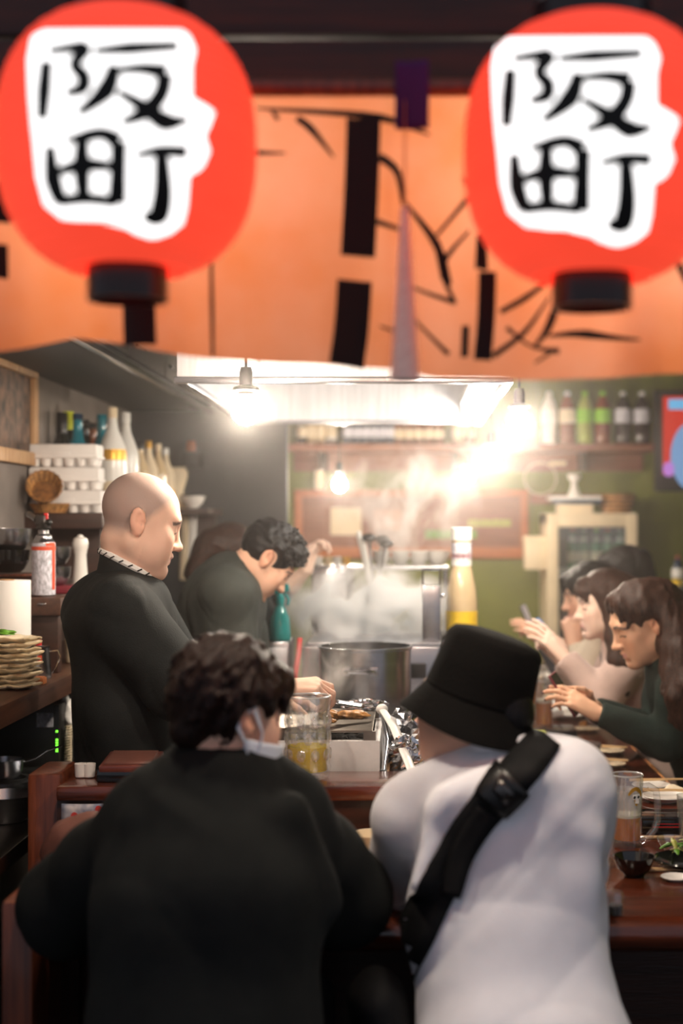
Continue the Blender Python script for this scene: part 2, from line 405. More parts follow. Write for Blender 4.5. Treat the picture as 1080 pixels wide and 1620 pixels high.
# ------------------------------------------------------------------ paper lanterns
LY = 1.85
def lantern_mat(name, col, st, dif):
    m = bpy.data.materials.new(name); m.use_nodes = True; nt = m.node_tree; b = nt.nodes['Principled BSDF']
    b.inputs['Base Color'].default_value = srgb(dif); b.inputs['Roughness'].default_value = .6
    nz = nt.nodes.new('ShaderNodeTexNoise'); nz.inputs['Scale'].default_value = 9; tc = nt.nodes.new('ShaderNodeTexCoord'); mp = nt.nodes.new('ShaderNodeMapping'); mp.inputs['Scale'].default_value = (1, 1, 5)
    nt.links.new(tc.outputs['Object'], mp.inputs[0]); nt.links.new(mp.outputs[0], nz.inputs['Vector'])
    cr = nt.nodes.new('ShaderNodeValToRGB'); a = srgb(col); cr.color_ramp.elements[0].color = tuple(x*.82 for x in a[:3]) + (1,); cr.color_ramp.elements[1].color = a
    nt.links.new(nz.outputs[0], cr.inputs[0]); nt.links.new(cr.outputs[0], b.inputs['Emission Color']); b.inputs['Emission Strength'].default_value = st
    M[name] = m
lantern_mat('lantern_red', (252, 74, 50), .85, (210, 40, 30))
lantern_mat('lantern_white', (255, 252, 250), LANT, (250, 246, 240))
def lr(z, R=.166, hz=.173, e=2.5):
    q = min(abs(z) / hz, 1); return max(R * (1 - q ** e) ** (1 / e), .062)
def make_lantern(cx, cy, label):
    c = W(cx, cy + 14, LY)
    root = thing('paper_lantern', label, 'lantern', c, 0, 'red paper lanterns in front of the curtain')
    pr = []; n = 108
    for i in range(n + 1):
        z = -.163 + .326 * i / n
        pr.append((lr(z) + .0013 * math.cos(i * 2 * math.pi / 4), z))
    MB().lathe(pr, (0, 0, 0), 56, caps=False).build('paper_shell', 'lantern_red', root, angle=0)
    MB().lathe([(.046, -.202), (.052, -.202), (.052, -.158), (.046, -.158), (.046, -.202)], (0, 0, 0), 36, caps=False).build('bottom_hoop', 'lantern_black', root)
    MB().lathe([(.07, .158), (.076, .158), (.076, .19), (.07, .19), (.07, .158)], (0, 0, 0), 36, caps=False).build('top_hoop', 'lantern_black', root)
    MB().tube([(-.07, 0, .185), (-.05, 0, .26), (0, 0, .30), (.05, 0, .26), (.07, 0, .185)], .003, 6).build('bail', 'wire', root)
    def place(px, py, off):
        # pixel of the lettering -> point on the lantern's own skin
        Y = LY - .15
        for _ in range(6):
            x = (px - VPX) * Y / FPX - c.x; z = CZ - (py - VPY) * Y / FPX - c.z
            r = lr(z); y = math.sqrt(max(r*r - x*x, .0004)); Y = LY - y
        k = (r + off) / max(math.hypot(x, y), 1e-4)
        return Vector((x * k, -y * k, z))
    dx, dy = cx - 202, cy - 217
    left = [(52, 60), (46, 95), (48, 150), (52, 200), (55, 225), (60, 280), (72, 325), (100, 348), (150, 352), (195, 358), (215, 372), (235, 378)]
    right = [(300, 60), (308, 80), (302, 105), (302, 155), (338, 176), (330, 200), (322, 215), (330, 240), (318, 268), (298, 278), (294, 330), (288, 355), (262, 376), (240, 379)]
    def edge(L, y):
        for (a, b), (q, d) in zip(L, L[1:]):
            if b <= y <= d: return a + (q - a) * (y - b) / (d - b + 1e-6)
        return L[0][0] if y < L[0][1] else L[-1][0]
    def fw(u, v):
        y = 48 + 330 * v
        lo, hi = edge(left, y), edge(right, y)
        if y < 62: k = (62 - y) / 14; lo += 20*k*k; hi -= 14*k*k
        return place(lo + (hi - lo) * u + dx, y + dy, .0022)
    pt = MB().grid(fw, 26, 44).build('white_ground', 'lantern_white', root, angle=0)
    ST = [([(77, 98), (73, 145), (70, 190)], [9, 11, 8]), ([(80, 82), (112, 78), (136, 78), (120, 103), (134, 122), (131, 141), (106, 149)], [5, 8, 11, 9, 11, 11, 5]),
          ([(150, 82), (205, 78), (280, 74)], [5, 10, 7]), ([(182, 104), (168, 145), (126, 181)], [9, 15, 5]), ([(182, 113), (225, 110), (262, 116)], [5, 9, 13]),
          ([(259, 117), (254, 148), (230, 178), (192, 196)], [12, 12, 13, 4]), ([(187, 146), (226, 170), (260, 194), (296, 190)], [5, 11, 15, 3]),
          ([(82, 232), (87, 285), (100, 322)], [7, 13, 10]), ([(106, 224), (140, 216), (165, 213), (188, 226)], [4, 10, 10, 14]), ([(188, 224), (187, 275), (185, 324)], [12, 12, 14]),
          ([(96, 319), (140, 315), (186, 321)], [9, 9, 8]), ([(92, 274), (135, 262), (188, 266)], [6, 12, 6]), ([(132, 218), (131, 265), (134, 318)], [9, 13, 9]),
          ([(214, 248), (250, 240), (294, 242)], [4, 9, 10]), ([(254, 246), (256, 305), (248, 342), (226, 343)], [10, 14, 16, 6])]
    for pts, w in ST:
        mb = MB(); ribbon(mb, [(x + dx, y + dy) for x, y in pts], [q*2.1 for q in w], place, .004); mb.build('brush_stroke', 'ink', pt, angle=0)
    return root
make_lantern(202, 217, 'red paper lantern with black brush lettering, the one at the left')
make_lantern(936, 229, 'red paper lantern with black brush lettering, the one at the right')

# ------------------------------------------------------------------ overhead cabinet along the left wall
oc = thing('overhead_cabinet', 'dark grey overhead cabinet running along the left wall', 'cabinet', (-1.1, 4.6, 2.01))
MB().box((-1.297, 2.6, 2.01), (-.915, 6.58, 2.6), c=.006).build('body', 'cabinet_grey', oc, True)
for i in range(6):
    y0 = 2.62 + i * .66
    d = MB().box((-.914, y0, 2.035), (-.897, y0 + .645, 2.58), c=.003).build('door', 'cabinet_face', oc, True)
    MB().tube([(-.885, y0 + .05, 2.08), (-.885, y0 + .2, 2.08)], .006, 8).build('handle', 'black_plastic', d, True)
    if i == 2: MB().box((-.897, y0 + .3, 2.06), (-.895, y0 + .42, 2.1)).build('sticker', 'paper_white', d, True)
MB().box((-.925, 2.6, 1.995), (-.895, 6.58, 2.012), c=.003).build('edge_strip', 'steel', oc, True)

# ------------------------------------------------------------------ extractor hood
X0, X1, Y0, Y1, Z0 = -.635, .275, 4.0, 5.7, 1.9
hd = thing('extractor_hood', 'stainless steel extractor hood above the cooking island', 'hood', (-.18, 4.85, 1.9))
MB().box((X0 - .012, Y0 - .012, Z0), (X1 + .012, Y0, 2.66)).build('front_panel', 'steel_brushed', hd, True)
MB().box((X0 - .012, Y1, Z0), (X1 + .012, Y1 + .012, 2.66)).build('back_panel', 'steel_brushed', hd, True)
for x in (X0 - .012, X1): MB().box((x, Y0, Z0), (x + .012, Y1, 2.66)).build('side_panel', 'steel_brushed', hd, True)
MB().box((X0, Y0, 2.16), (X1, Y1, 2.175)).build('inner_top', 'steel_brushed', hd, True)
lip = MB()
lip.box((X0 - .02, Y0 - .02, Z0 - .012), (X1 + .02, Y0 + .012, Z0 + .006), c=.003); lip.box((X0 - .02, Y1 - .012, Z0 - .012), (X1 + .02, Y1 + .02, Z0 + .006), c=.003)
lip.box((X0 - .02, Y0, Z0 - .012), (X0 + .012, Y1, Z0 + .006), c=.003); lip.box((X1 - .012, Y0, Z0 - .012), (X1 + .02, Y1, Z0 + .006), c=.003)
lip.build('rim', 'steel', hd, True)
for i in range(4):
    y = Y0 + .12 + i * .4
    fl = MB().box((X0 + .1, y, 2.125), (X1 - .18, y + .36, 2.15), c=.004).build('grease_filter', 'steel', hd, True)
lt = thing('tube_lamp', 'bright fluorescent tube inside the extractor hood', 'lamp', (.2, 4.85, 1.95))
MB().box((.205, 4.03, 1.955), (.265, 5.62, 1.985), c=.004).build('housing', 'white_plastic', lt, True)
MB().lathe([(.017, -.78), (.017, .78)], (.236, 4.83, 1.935), 16, R=rotm('X', 90)).build('tube', 'tube_light', lt, True)
for y in (4.04, 5.6): MB().box((.212, y, 1.91), (.26, y + .03, 1.957), c=.003).build('holder', 'white_plastic', lt, True)

# ------------------------------------------------------------------ pendant bulbs
def pendant(px, py, Y, label, r=.04, shade=True, top=2.7):
    p = W(px, py, Y)
    root = thing('pendant_bulb', label, 'lamp', (p.x, p.y, top), 0, 'bare bulbs over the bar')
    MB().tube([(0, 0, 0), (0, 0, p.z - top + .11)], .004, 6).build('cord', 'black_plastic', root)
    z = p.z - top
    MB().lathe([(.001, .115), (.014, .115), (.018, .1), (.018, .068), (.034, .062), (.036, .054), (.022, .05), (.02, .042)], (0, 0, z), 18).build('socket', 'black_plastic', root)
    MB().lathe([(.0001, -r), (r*.5, -r*.87), (r*.87, -r*.5), (r, 0), (r*.9, r*.45), (r*.65, r*.85), (.014, r*1.2), (.014, .042)], (0, 0, z), 16).build('bulb', 'bulb_light', root, angle=80)
    return root
pendant(389, 650, 3.75, 'lit bare bulb in black socket above the bald cook', top=2.7)
pendant(821, 672, 4.5, 'lit bare bulb in black socket right of the hood', .042)
pendant(776, 726, 6.1, 'lit bare bulb behind and below the one beside the hood', .042)
pendant(739, 756, 7.3, 'lit bare bulb hanging lowest near the brown board, right of the steam', .034)
pendant(537, 767, 7.2, 'small lit bulb hanging above the steam, near the dark partition', .034)
pendant(935, 300, 2.36, 'bulb added unseen behind the noren to light the man in white', .04)  # added out of sight to light the seated men's backs
pendant(203, 290, 2.42, 'bulb added unseen behind the noren to light the bald cook', .04)  # also added out of view, lights the bald cook's face and the dark man

# ------------------------------------------------------------------ bar counter
bc = thing('bar_counter', 'dark red lacquered wooden bar counter with pale live edge', 'counter', (0, 2.9, 0))
TZ = .745
def nose(u, v):
    a = math.pi * (v - .5); return Vector((-.72 + 1.56*u, 2.735 - .035*math.cos(a), TZ - .035 + .035*math.sin(a)))
MB().box((-.72, 2.735, TZ - .07), (.84, 3.2, TZ), c=.004).build('near_top', 'lacquer_wood_x', bc, True)
MB().grid(nose, 4, 12).build('rounded_nose', 'lacquer_wood_x', bc, True, angle=80)
MB().box((.345, 3.2, TZ - .07), (.752, 7.0, TZ), c=.004).build('side_top', 'lacquer_wood', bc, True)
vs = []; ny = 90; mbE = MB()
def edge_fn(u, v):
    y = 3.2 + 3.8*v; a = 2*math.pi*u
    w = .014 + .004*math.sin(y*9) + .003*math.sin(y*23+1)
    return Vector((.753 + w*math.cos(a)*1.0, y, TZ - .034 + .036*math.sin(a)))
mbE.grid(edge_fn, 14, ny).build('live_edge', 'edge_wood', bc, True, angle=80)
MB().box((-.7, 3.02, 0), (.8, 3.06, TZ - .07)).build('front_board', 'brown_fascia', bc, True)
MB().box((.40, 3.06, 0), (.43, 6.9, TZ - .07)).build('side_board', 'brown_fascia', bc, True)
lg = thing('raised_ledge', 'raised lacquered wooden ledge between the grill and the near counter', 'ledge', (-.2, 3.3, .745))
MB().box((-.79, 3.19, .872), (.345, 3.39, .906), c=.008).build('ledge_top', 'lacquer_wood_x', lg, True)
MB().box((.27, 3.39, .872), (.36, 6.6, .906), c=.008).build('side_ledge_top', 'lacquer_wood', lg, True)
MB().box((-.79, 3.205, .0), (.345, 3.235, .872)).build('fascia_board', 'brown_fascia', lg, True)
MB().box((.315, 3.235, .0), (.345, 6.58, .872)).build('side_fascia_board', 'brown_fascia', lg, True)
ps = thing('wooden_post', 'square lacquered wooden post at the left end of the ledge', 'post', (-.82, 3.3, 0))
MB().box((-.868, 3.24, 0), (-.791, 3.42, .925), c=.012).build('shaft', 'post_wood', ps, True)
pe = thing('bench_end', 'reddish wooden bench end panel in the bottom left corner', 'bench', (-.72, 2.75, 0))
MB().box((-.745, 2.6, 0), (-.685, 2.98, .805), c=.014).build('panel', 'post_wood', pe, True)

# kitchen island inside the counter
ki = thing('kitchen_island', 'stainless kitchen island behind the raised ledge', 'counter', (-.05, 4.8, 0))
MB().box((-.40, 3.4, .82), (.265, 6.3, .86), c=.006).build('worktop', 'steel_brushed', ki, True)
MB().box((-.38, 3.42, .02), (.25, 6.28, .82)).build('body', 'steel', ki, True)
# ------------------------------------------------------------------ cooking things on the island
gr = thing('charcoal_grill', 'white ceramic charcoal grill with wire net behind the ledge', 'grill', (-.2, 3.65, .86))
GX0, GX1, GY0, GY1 = -.36, -.068, 3.45, 3.86
fb = MB(); t = .018
fb.box((GX0, GY0, .861), (GX1, GY0 + t, .968), c=.003); fb.box((GX0, GY1 - t, .861), (GX1, GY1, .968), c=.003)
fb.box((GX0, GY0 + t, .861), (GX0 + t, GY1 - t, .968), c=.003); fb.box((GX1 - t, GY0 + t, .861), (GX1, GY1 - t, .968), c=.003); fb.box((GX0, GY0, .8605), (GX1, GY1, .875))
fb.build('firebox', 'enamel_white', gr, True)
lump = MB()
for i in range(46):
    x = rnd.uniform(GX0 + .04, GX1 - .04); y = rnd.uniform(GY0 + .04, GY1 - .04)
    lump.sphere((x, y, .935 + rnd.uniform(-.01, .012)), (rnd.uniform(.014, .026), rnd.uniform(.014, .03), .014), 7, 5, R=rotm('Z', rnd.uniform(0, 180)))
lump.build('charcoal', 'charcoal', gr, True, angle=0, kind='stuff')
net = MB(); nz = .99
for i in range(27):
    x = GX0 + .01 + i * (GX1 - GX0 - .03) / 26; net.tube([(x, GY0 + .005, nz), (x, GY1 - .01, nz)], .0014, 5)
for i in range(34):
    y = GY0 + .005 + i * (GY1 - GY0 - .015) / 33; net.tube([(GX0 + .01, y, nz + .002), (GX1 - .02, y, nz + .002)], .0014, 5)
net.tube([(GX0 + .01, GY0 + .005, nz), (GX1 - .02, GY0 + .005, nz), (GX1 - .02, GY1 - .01, nz), (GX0 + .01, GY1 - .01, nz)], .0028, 6, closed=True)
for x in (GX0 + .03, GX1 - .04): net.box((x, GY0 + .004, .966), (x + .03, GY0 + .016, .99))
for x in (GX0 + .03, GX1 - .04): net.box((x, GY1 - .016, .966), (x + .03, GY1 - .004, .99))
net.build('wire_net', 'wire', gr, True)
def blob(name, m, loc, r, label, cat, seed, amp=.25, rz=0.0, group=None, flatb=True):
    rr = random.Random(seed); ph = [rr.uniform(0, 6.28) for _ in range(9)]
    mb = MB(); mb.sphere((0, 0, 0), 1, 28, 16)
    vs = []
    for v in mb.v:
        v = Vector(v); k = 1 + amp * (.5*math.sin(3*v.x + ph[0]) * math.sin(4*v.y + ph[1]) + .3*math.sin(7*v.z + 5*v.x + ph[2]) + .3*math.sin(9*v.y - 4*v.x + ph[3]))
        p = Vector((v.x*r[0]*k, v.y*r[1]*k, v.z*r[2]*k))
        if flatb: p.z = max(p.z, -r[2]*.6) + r[2]*.6
        vs.append(p)
    mb.v = [tuple(v) for v in vs]
    o = mb.build(name, m, angle=70); o.location = loc; o.rotation_euler = (0, 0, rz)
    if label: tag(o, label, cat, group)
    return o
blob('grilled_meat', 'meat', (-.145, 3.66, .994), (.042, .02, .013), 'larger strip of browned meat on the wire net', 'meat', 1, .35, .3)
blob('grilled_meat', 'meat', (-.205, 3.64, .994), (.026, .018, .014), 'small piece of browned meat left of the larger strip on the net', 'meat', 2, .35)
blob('grilled_meat', 'meat', (-.19, 3.58, .994), (.009, .007, .006), 'tiny scrap of meat at the front of the net', 'meat', 3, .35)
def foil(name, loc, r, label, seed, rot):
    rr = random.Random(seed); mb = MB(); mb.sphere((0, 0, 0), 1, 26, 18)
    mb.v = [tuple(Vector(v).normalized() * (1 + rr.uniform(-.2, .16)) if Vector(v).length else v) for v in mb.v]
    mb.v = [(v[0]*r[0], v[1]*r[1], max(v[2], -.55)*r[2] + .55*r[2]) for v in mb.v]
    o = mb.build(name, 'foil', angle=0); o.location = loc; o.rotation_euler = rot
    return tag(o, label, 'foil')
foil('foil_packet', (-.115, 3.83, .994), (.06, .03, .018), 'small foil packet at the back of the grill net', 4, (0, 0, 0))
foil('crumpled_foil', (.028, 3.68, .885), (.085, .1, .09), 'crumpled heap of aluminium foil in the tray beside the grill', 5, (0, 0, .3))
foil('foil_sheet', (-.005, 3.55, .885), (.035, .05, .05), 'smaller crumpled foil in front of the foil heap, by the tongs', 6, (0, 0, .9))
tr = thing('wooden_tray', 'pale wooden tray holding foil beside the grill', 'tray', (.03, 3.6, .86))
MB().box((-.055, 3.44, .861), (.15, 3.82, .872)).build('bottom', 'steel', tr, True)
for (a, b) in (((-.055, 3.43, .861), (.15, 3.445, .893)), ((-.055, 3.815, .861), (.15, 3.83, .893)), ((.14, 3.445, .861), (.153, 3.815, .893)), ((-.058, 3.445, .861), (-.045, 3.815, .893))):
    MB().box(a, b, c=.002).build('side', 'pale_wood', tr, True)
tg = thing('tongs', 'steel tongs with a white grip leaning out of the foil tray', 'tongs', (0, 3.5, .89))
A, B, C_ = W(604, 1122, 3.72), W(652, 1222, 3.43), W(606, 1222, 3.45)
MB().tube([A, A.lerp(B, .35) + Vector((.006, 0, .006)), B], [.010, .0125, .0115], 10, flat=.5).build('upper_arm', 'white_plastic', tg, True)
MB().tube([A, A.lerp(C_, .5) + Vector((.012, 0, 0)), C_], [.006, .007, .006], 8, flat=.4).build('lower_arm', 'chrome', tg, True)
MB().sphere(A, (.016, .012, .014)).build('hinge', 'white_plastic', tg, True)
MB().box(C_ - Vector((.009, .008, .006)), C_ + Vector((.009, .008, .006)), c=.003).build('tip', 'black_plastic', tg, True)

# boiler, stock pot
bo = thing('steel_boiler', 'stainless steel boiler box behind the stock pot', 'boiler', (-.13, 5, .86))
MB().box((-.352, 4.72, .861), (.112, 5.35, 1.085), c=.008).build('body', 'steel', bo, True)
MB().box((-.335, 4.74, 1.0855), (.112, 5.3, 1.096), c=.003).build('lid', 'steel_brushed', bo, True)
MB().box((.01, 4.705, .98), (.06, 4.719, 1.03), c=.002).build('control_plate', 'black_plastic', bo, True)
pt = thing('stock_pot', 'tall stainless stock pot with loop handle on the stove', 'pot', (-.133, 4.45, .86))
MB().lathe([(.132, 0), (.141, .006), (.143, .02), (.143, .24), (.149, .244), (.149, .25), (.141, .25), (.14, .03), (.13, .02), (.0, .02)], (0, 0, .002), 56, caps=True).build('body', 'steel_pot' if 'steel_pot' in M else 'steel', pt)
MB().lathe([(.14, .205), (.0, .205)], (0, 0, 0), 40).build('broth', 'cream', pt)
hp = [(-.055, -.142, .185), (-.055, -.17, .187), (-.045, -.182, .187), (.0, -.186, .187), (.02, -.182, .187), (.03, -.17, .187), (.03, -.142, .185)]
MB().tube(hp, .0055, 8).build('handle', 'chrome', pt)
for sx in (-.055, .03): MB().box((sx - .012, -.149, .172), (sx + .012, -.14, .198), c=.003).build('rivet_plate', 'steel', pt)
MB().tube([(-.03, .142, .185), (-.02, .182, .187), (.02, .182, .187), (.03, .142, .185)], .0055, 8).build('handle', 'chrome', pt)
ho = thing('red_hose', 'short red rubber hose left of the stock pot', 'hose', W(470, 1060, 4.7))
MB().tube([W(474, 1010, 4.68), W(472, 1035, 4.66), W(468, 1060, 4.64), W(462, 1095, 4.66), W(462, 1190, 4.68)], .009, 10).build('tube', 'red', ho, True)
dp = thing('steel_dispenser', 'narrow upright steel dispenser with open top frame beside the steam', 'dispenser', W(682, 1015, 4.8))
q = W(682, 1010, 4.8)
MB().box((q.x - .031, 4.77, 1.097), (q.x + .031, 4.84, 1.285), c=.004).build('body', 'steel', dp, True)
for sx in (-.029, .029): MB().tube([(q.x + sx, 4.8, 1.285), (q.x + sx, 4.8, 1.338)], .004, 6).build('upright', 'chrome', dp, True)
MB().tube([(q.x - .033, 4.8, 1.338), (q.x + .033, 4.8, 1.338)], .0045, 6).build('crossbar', 'chrome', dp, True)
MB().sphere((q.x + .038, 4.78, 1.25), .008).build('knob', 'chrome', dp, True)
# plinth and tall bottle
pl = thing('steel_box', 'low steel box under the tall sauce bottle', 'box', (.18, 4.9, .86))
MB().box((.118, 4.8, .861), (.26, 5.05, 1.112), c=.006).build('body', 'steel', pl, True)
MB().box((.116, 4.797, 1.098), (.263, 5.053, 1.116), c=.004).build('lid', 'black_plastic', pl, True)
def bottle(name, label, cat, prof, m, loc, cap=None, capm='white_plastic', bands=(), group=None, scale=1.0, neck=None, rz=0):
    """prof (r,z) list; bands: (z0,z1,material,grow)"""
    root = thing(name, label, cat, loc, rz, group)
    p = [(r*scale, z*scale) for r, z in prof]
    MB().lathe(p, (0, 0, 0), 20).build('body', m, root)
    def rad(z):
        for (a, b), (c, d) in zip(p, p[1:]):
            if min(b, d) <= z <= max(b, d) and d != b: return a + (c - a) * (z - b) / (d - b)
        return p[-1][0]
    for z0, z1, bm_, g in bands:
        z0 *= scale; z1 *= scale
        zs = [z0 + (z1 - z0) * i / 4 for i in range(5)]
        MB().lathe([(rad(z) + .0012, z) for z in zs], (0, 0, 0), 20, caps=False).build('label_band', bm_, root)
    if cap:
        r, z0, z1 = [x*scale for x in cap]
        MB().lathe([(r, z0), (r, z1 - .003*scale), (r*.9, z1)], (0, 0, 0), 16).build('cap', capm, root)
    return root
SAKE = [(.0, 0), (.05, 0), (.0525, .006), (.0525, .22), (.05, .245), (.035, .285), (.021, .32), (.0165, .35), (.0155, .385), (.0175, .388), (.0175, .398), (.0, .398)]
WINE = [(.0, 0), (.036, 0), (.0375, .005), (.0375, .17), (.033, .195), (.019, .225), (.0145, .25), (.014, .29), (.0155, .292), (.0155, .302), (.0, .302)]
PET = [(.0, 0), (.04, 0), (.045, .01), (.046, .06), (.043, .1), (.046, .14), (.046, .19), (.036, .235), (.018, .27), (.0145, .285), (.0, .285)]
BEER = [(.0, 0), (.031, 0), (.0325, .005), (.0325, .13), (.029, .15), (.017, .185), (.0135, .205), (.0135, .235), (.0, .235)]
TALL = [(.0, 0), (.05, 0), (.054, .008), (.054, .1), (.05, .15), (.04, .2), (.034, .23), (.034, .32), (.0, .32)]
bt = bottle('tall_bottle', 'tall clear sauce bottle with white cap and bright label beside the steam', 'bottle', TALL, 'bottle_clear', W(730, 995, 4.92) * 1, (.037, .318, .362), 'white_plastic', ((.008, .075, 'yellow', 0), (.23, .25, 'white_plastic', 0), (.252, .31, 'label_print', 0), (.258, .272, 'red', 0)))
bt.location.z = 1.117

# rear prep shelf with utensils and bowls
rk = thing('steel_rack', 'low steel rack behind the steam holding bowls and utensils', 'rack', (-.03, 5.7, .86))
MB().box((-.24, 5.55, 1.31), (.16, 5.85, 1.325), c=.003).build('shelf', 'steel_brushed', rk, True)
for x in (-.23, .15):
    for y in (5.56, 5.84): MB().tube([(x, y, .861), (x, y, 1.31)], .009, 8).build('leg', 'steel', rk, True)
uc = thing('utensil_holder', 'steel utensil pot full of ladles and spoons behind the steam', 'holder', W(592, 926, 5.45))
c0 = W(592, 926, 5.45)
uz = 1.1
blk = thing('steel_cabinet', 'small steel cabinet carrying the utensil pot behind the boiler', 'cabinet', (c0.x, 5.45, .86))
MB().box((c0.x - .075, 5.38, .861), (c0.x + .075, 5.53, 1.095), c=.006).build('body', 'steel', blk, True)
MB().box((c0.x - .06, 5.372, .9), (c0.x + .06, 5.379, 1.07), c=.002).build('door', 'steel_brushed', blk, True)
uc.location = (c0.x, 5.45, 1.096)
MB().lathe([(.045, 0), (.05, .002), (.05, .16), (.046, .16), (.045, .01), (0, .01)], (0, 0, 0), 24).build('pot', 'steel', uc)
for i in range(7):
    a = rnd.uniform(0, 6.28); r0 = .03; r1 = .045 + rnd.uniform(0, .02); h = .3 + rnd.uniform(0, .08)
    p0 = Vector((r0*math.cos(a + 3.1)*.6, r0*math.sin(a + 3.1)*.6, .012)); p1 = Vector((r1*math.cos(a), r1*math.sin(a), h))
    k = MB().tube([p0, p1], .0055 if i % 2 else .008, 8).build('handle', 'chrome' if i % 2 else 'white_plastic', uc)
    if i % 2: MB().sphere(p1, (.028, .022, .014), 14, 8, R=rotm('X', 35)).build('ladle_bowl', 'steel_dark', k)
BOWL = [(.0, .0), (.028, 0), (.03, .006), (.048, .022), (.06, .05), (.062, .056), (.058, .055), (.046, .026), (.0, .012)]
def bowl(m, loc, label, s=1.0, group=None, prof=BOWL, name='bowl', cat='bowl', seg=28):
    o = MB().lathe([(r*s, z*s) for r, z in prof], (0, 0, 0), seg).build(name, m); o.location = loc
    return tag(o, label, cat, group)
for i, x in enumerate((-.105, -.03, .045, .118)):
    for k in range(2): bowl('white_ceramic', (x, 5.68, 1.326 + k*.022), ('lower', 'upper')[k] + ' small white bowl of the ' + ('first', 'second', 'third', 'fourth')[i] + ' pair from the left on the steel rack', .62, 'white bowls on the steel rack')
bowl('white_ceramic', (.118, 5.76, 1.326), 'wide white bowl at the back of the steel rack', .9)
# prep box + cups behind second cook
pb = thing('prep_cabinet', 'grey steel prep cabinet right of the second cook', 'cabinet', (-.32, 6.0, .861))
MB().box((-.398, 5.87, .861), (-.245, 6.2, 1.315), c=.008).build('body', 'steel', pb, True)
MB().box((-.39, 5.862, .88), (-.255, 5.87, 1.29), c=.003).build('door', 'steel_brushed', pb, True)
MB().tube([(-.375, 5.85, 1.0), (-.375, 5.85, 1.2)], .007, 8).build('handle', 'chrome', pb, True)
CUP = [(.0, 0), (.026, 0), (.03, .004), (.034, .07), (.031, .07), (.027, .008), (0, .008)]
for i, (px, m) in enumerate(((503, 'white_ceramic'), (519, 'bottle_clear'), (533, 'white_ceramic'), (547, 'gold'))):
    p = W(px, 0, 5.98); bowl(m, (p.x, 5.98, 1.316), ['white cup nearest the second cook on the prep cabinet', 'amber cup second on the prep cabinet', 'white cup third on the prep cabinet', 'gold cup at the right end of the prep cabinet'][i], .52, None, CUP, 'cup', 'cup', 20)
sc = thing('steel_stand', 'narrow steel stand under the teal spray bottle', 'stand', (-.42, 4.95, 0))
MB().box((-.485, 4.84, 0), (-.404, 5.08, 1.09), c=.006).build('body', 'steel', sc, True)
MB().box((-.478, 4.833, .85), (-.41, 4.84, 1.07), c=.002).build('door', 'steel_brushed', sc, True)
sb = thing('spray_bottle', 'teal trigger spray bottle in front of the second cook', 'bottle', (-.443, 4.93, 1.091))
MB().lathe([(0, 0), (.036, 0), (.038, .006), (.037, .03), (.033, .075), (.018, .11), (.013, .12), (.013, .13), (0, .13)], (0, 0, 0), 24).build('body', 'green_spray', sb)
MB().lathe([(.034, .008), (.034, .045), (0, .045)], (0, 0, 0), 20).build('liquid', 'teal_plastic', sb)
MB().lathe([(.015, .125), (.016, .15), (.012, .155), (.012, .165)], (0, 0, 0), 16).build('collar', 'teal_plastic', sb)
MB().box((-.03, -.011, .16), (.032, .011, .188), R=rotm('Y', -12), c=.005).build('head', 'teal_plastic', sb)
MB().tube([(.018, 0, .16), (.03, 0, .14), (.026, 0, .118)], .005, 8).build('trigger', 'teal_plastic', sb)

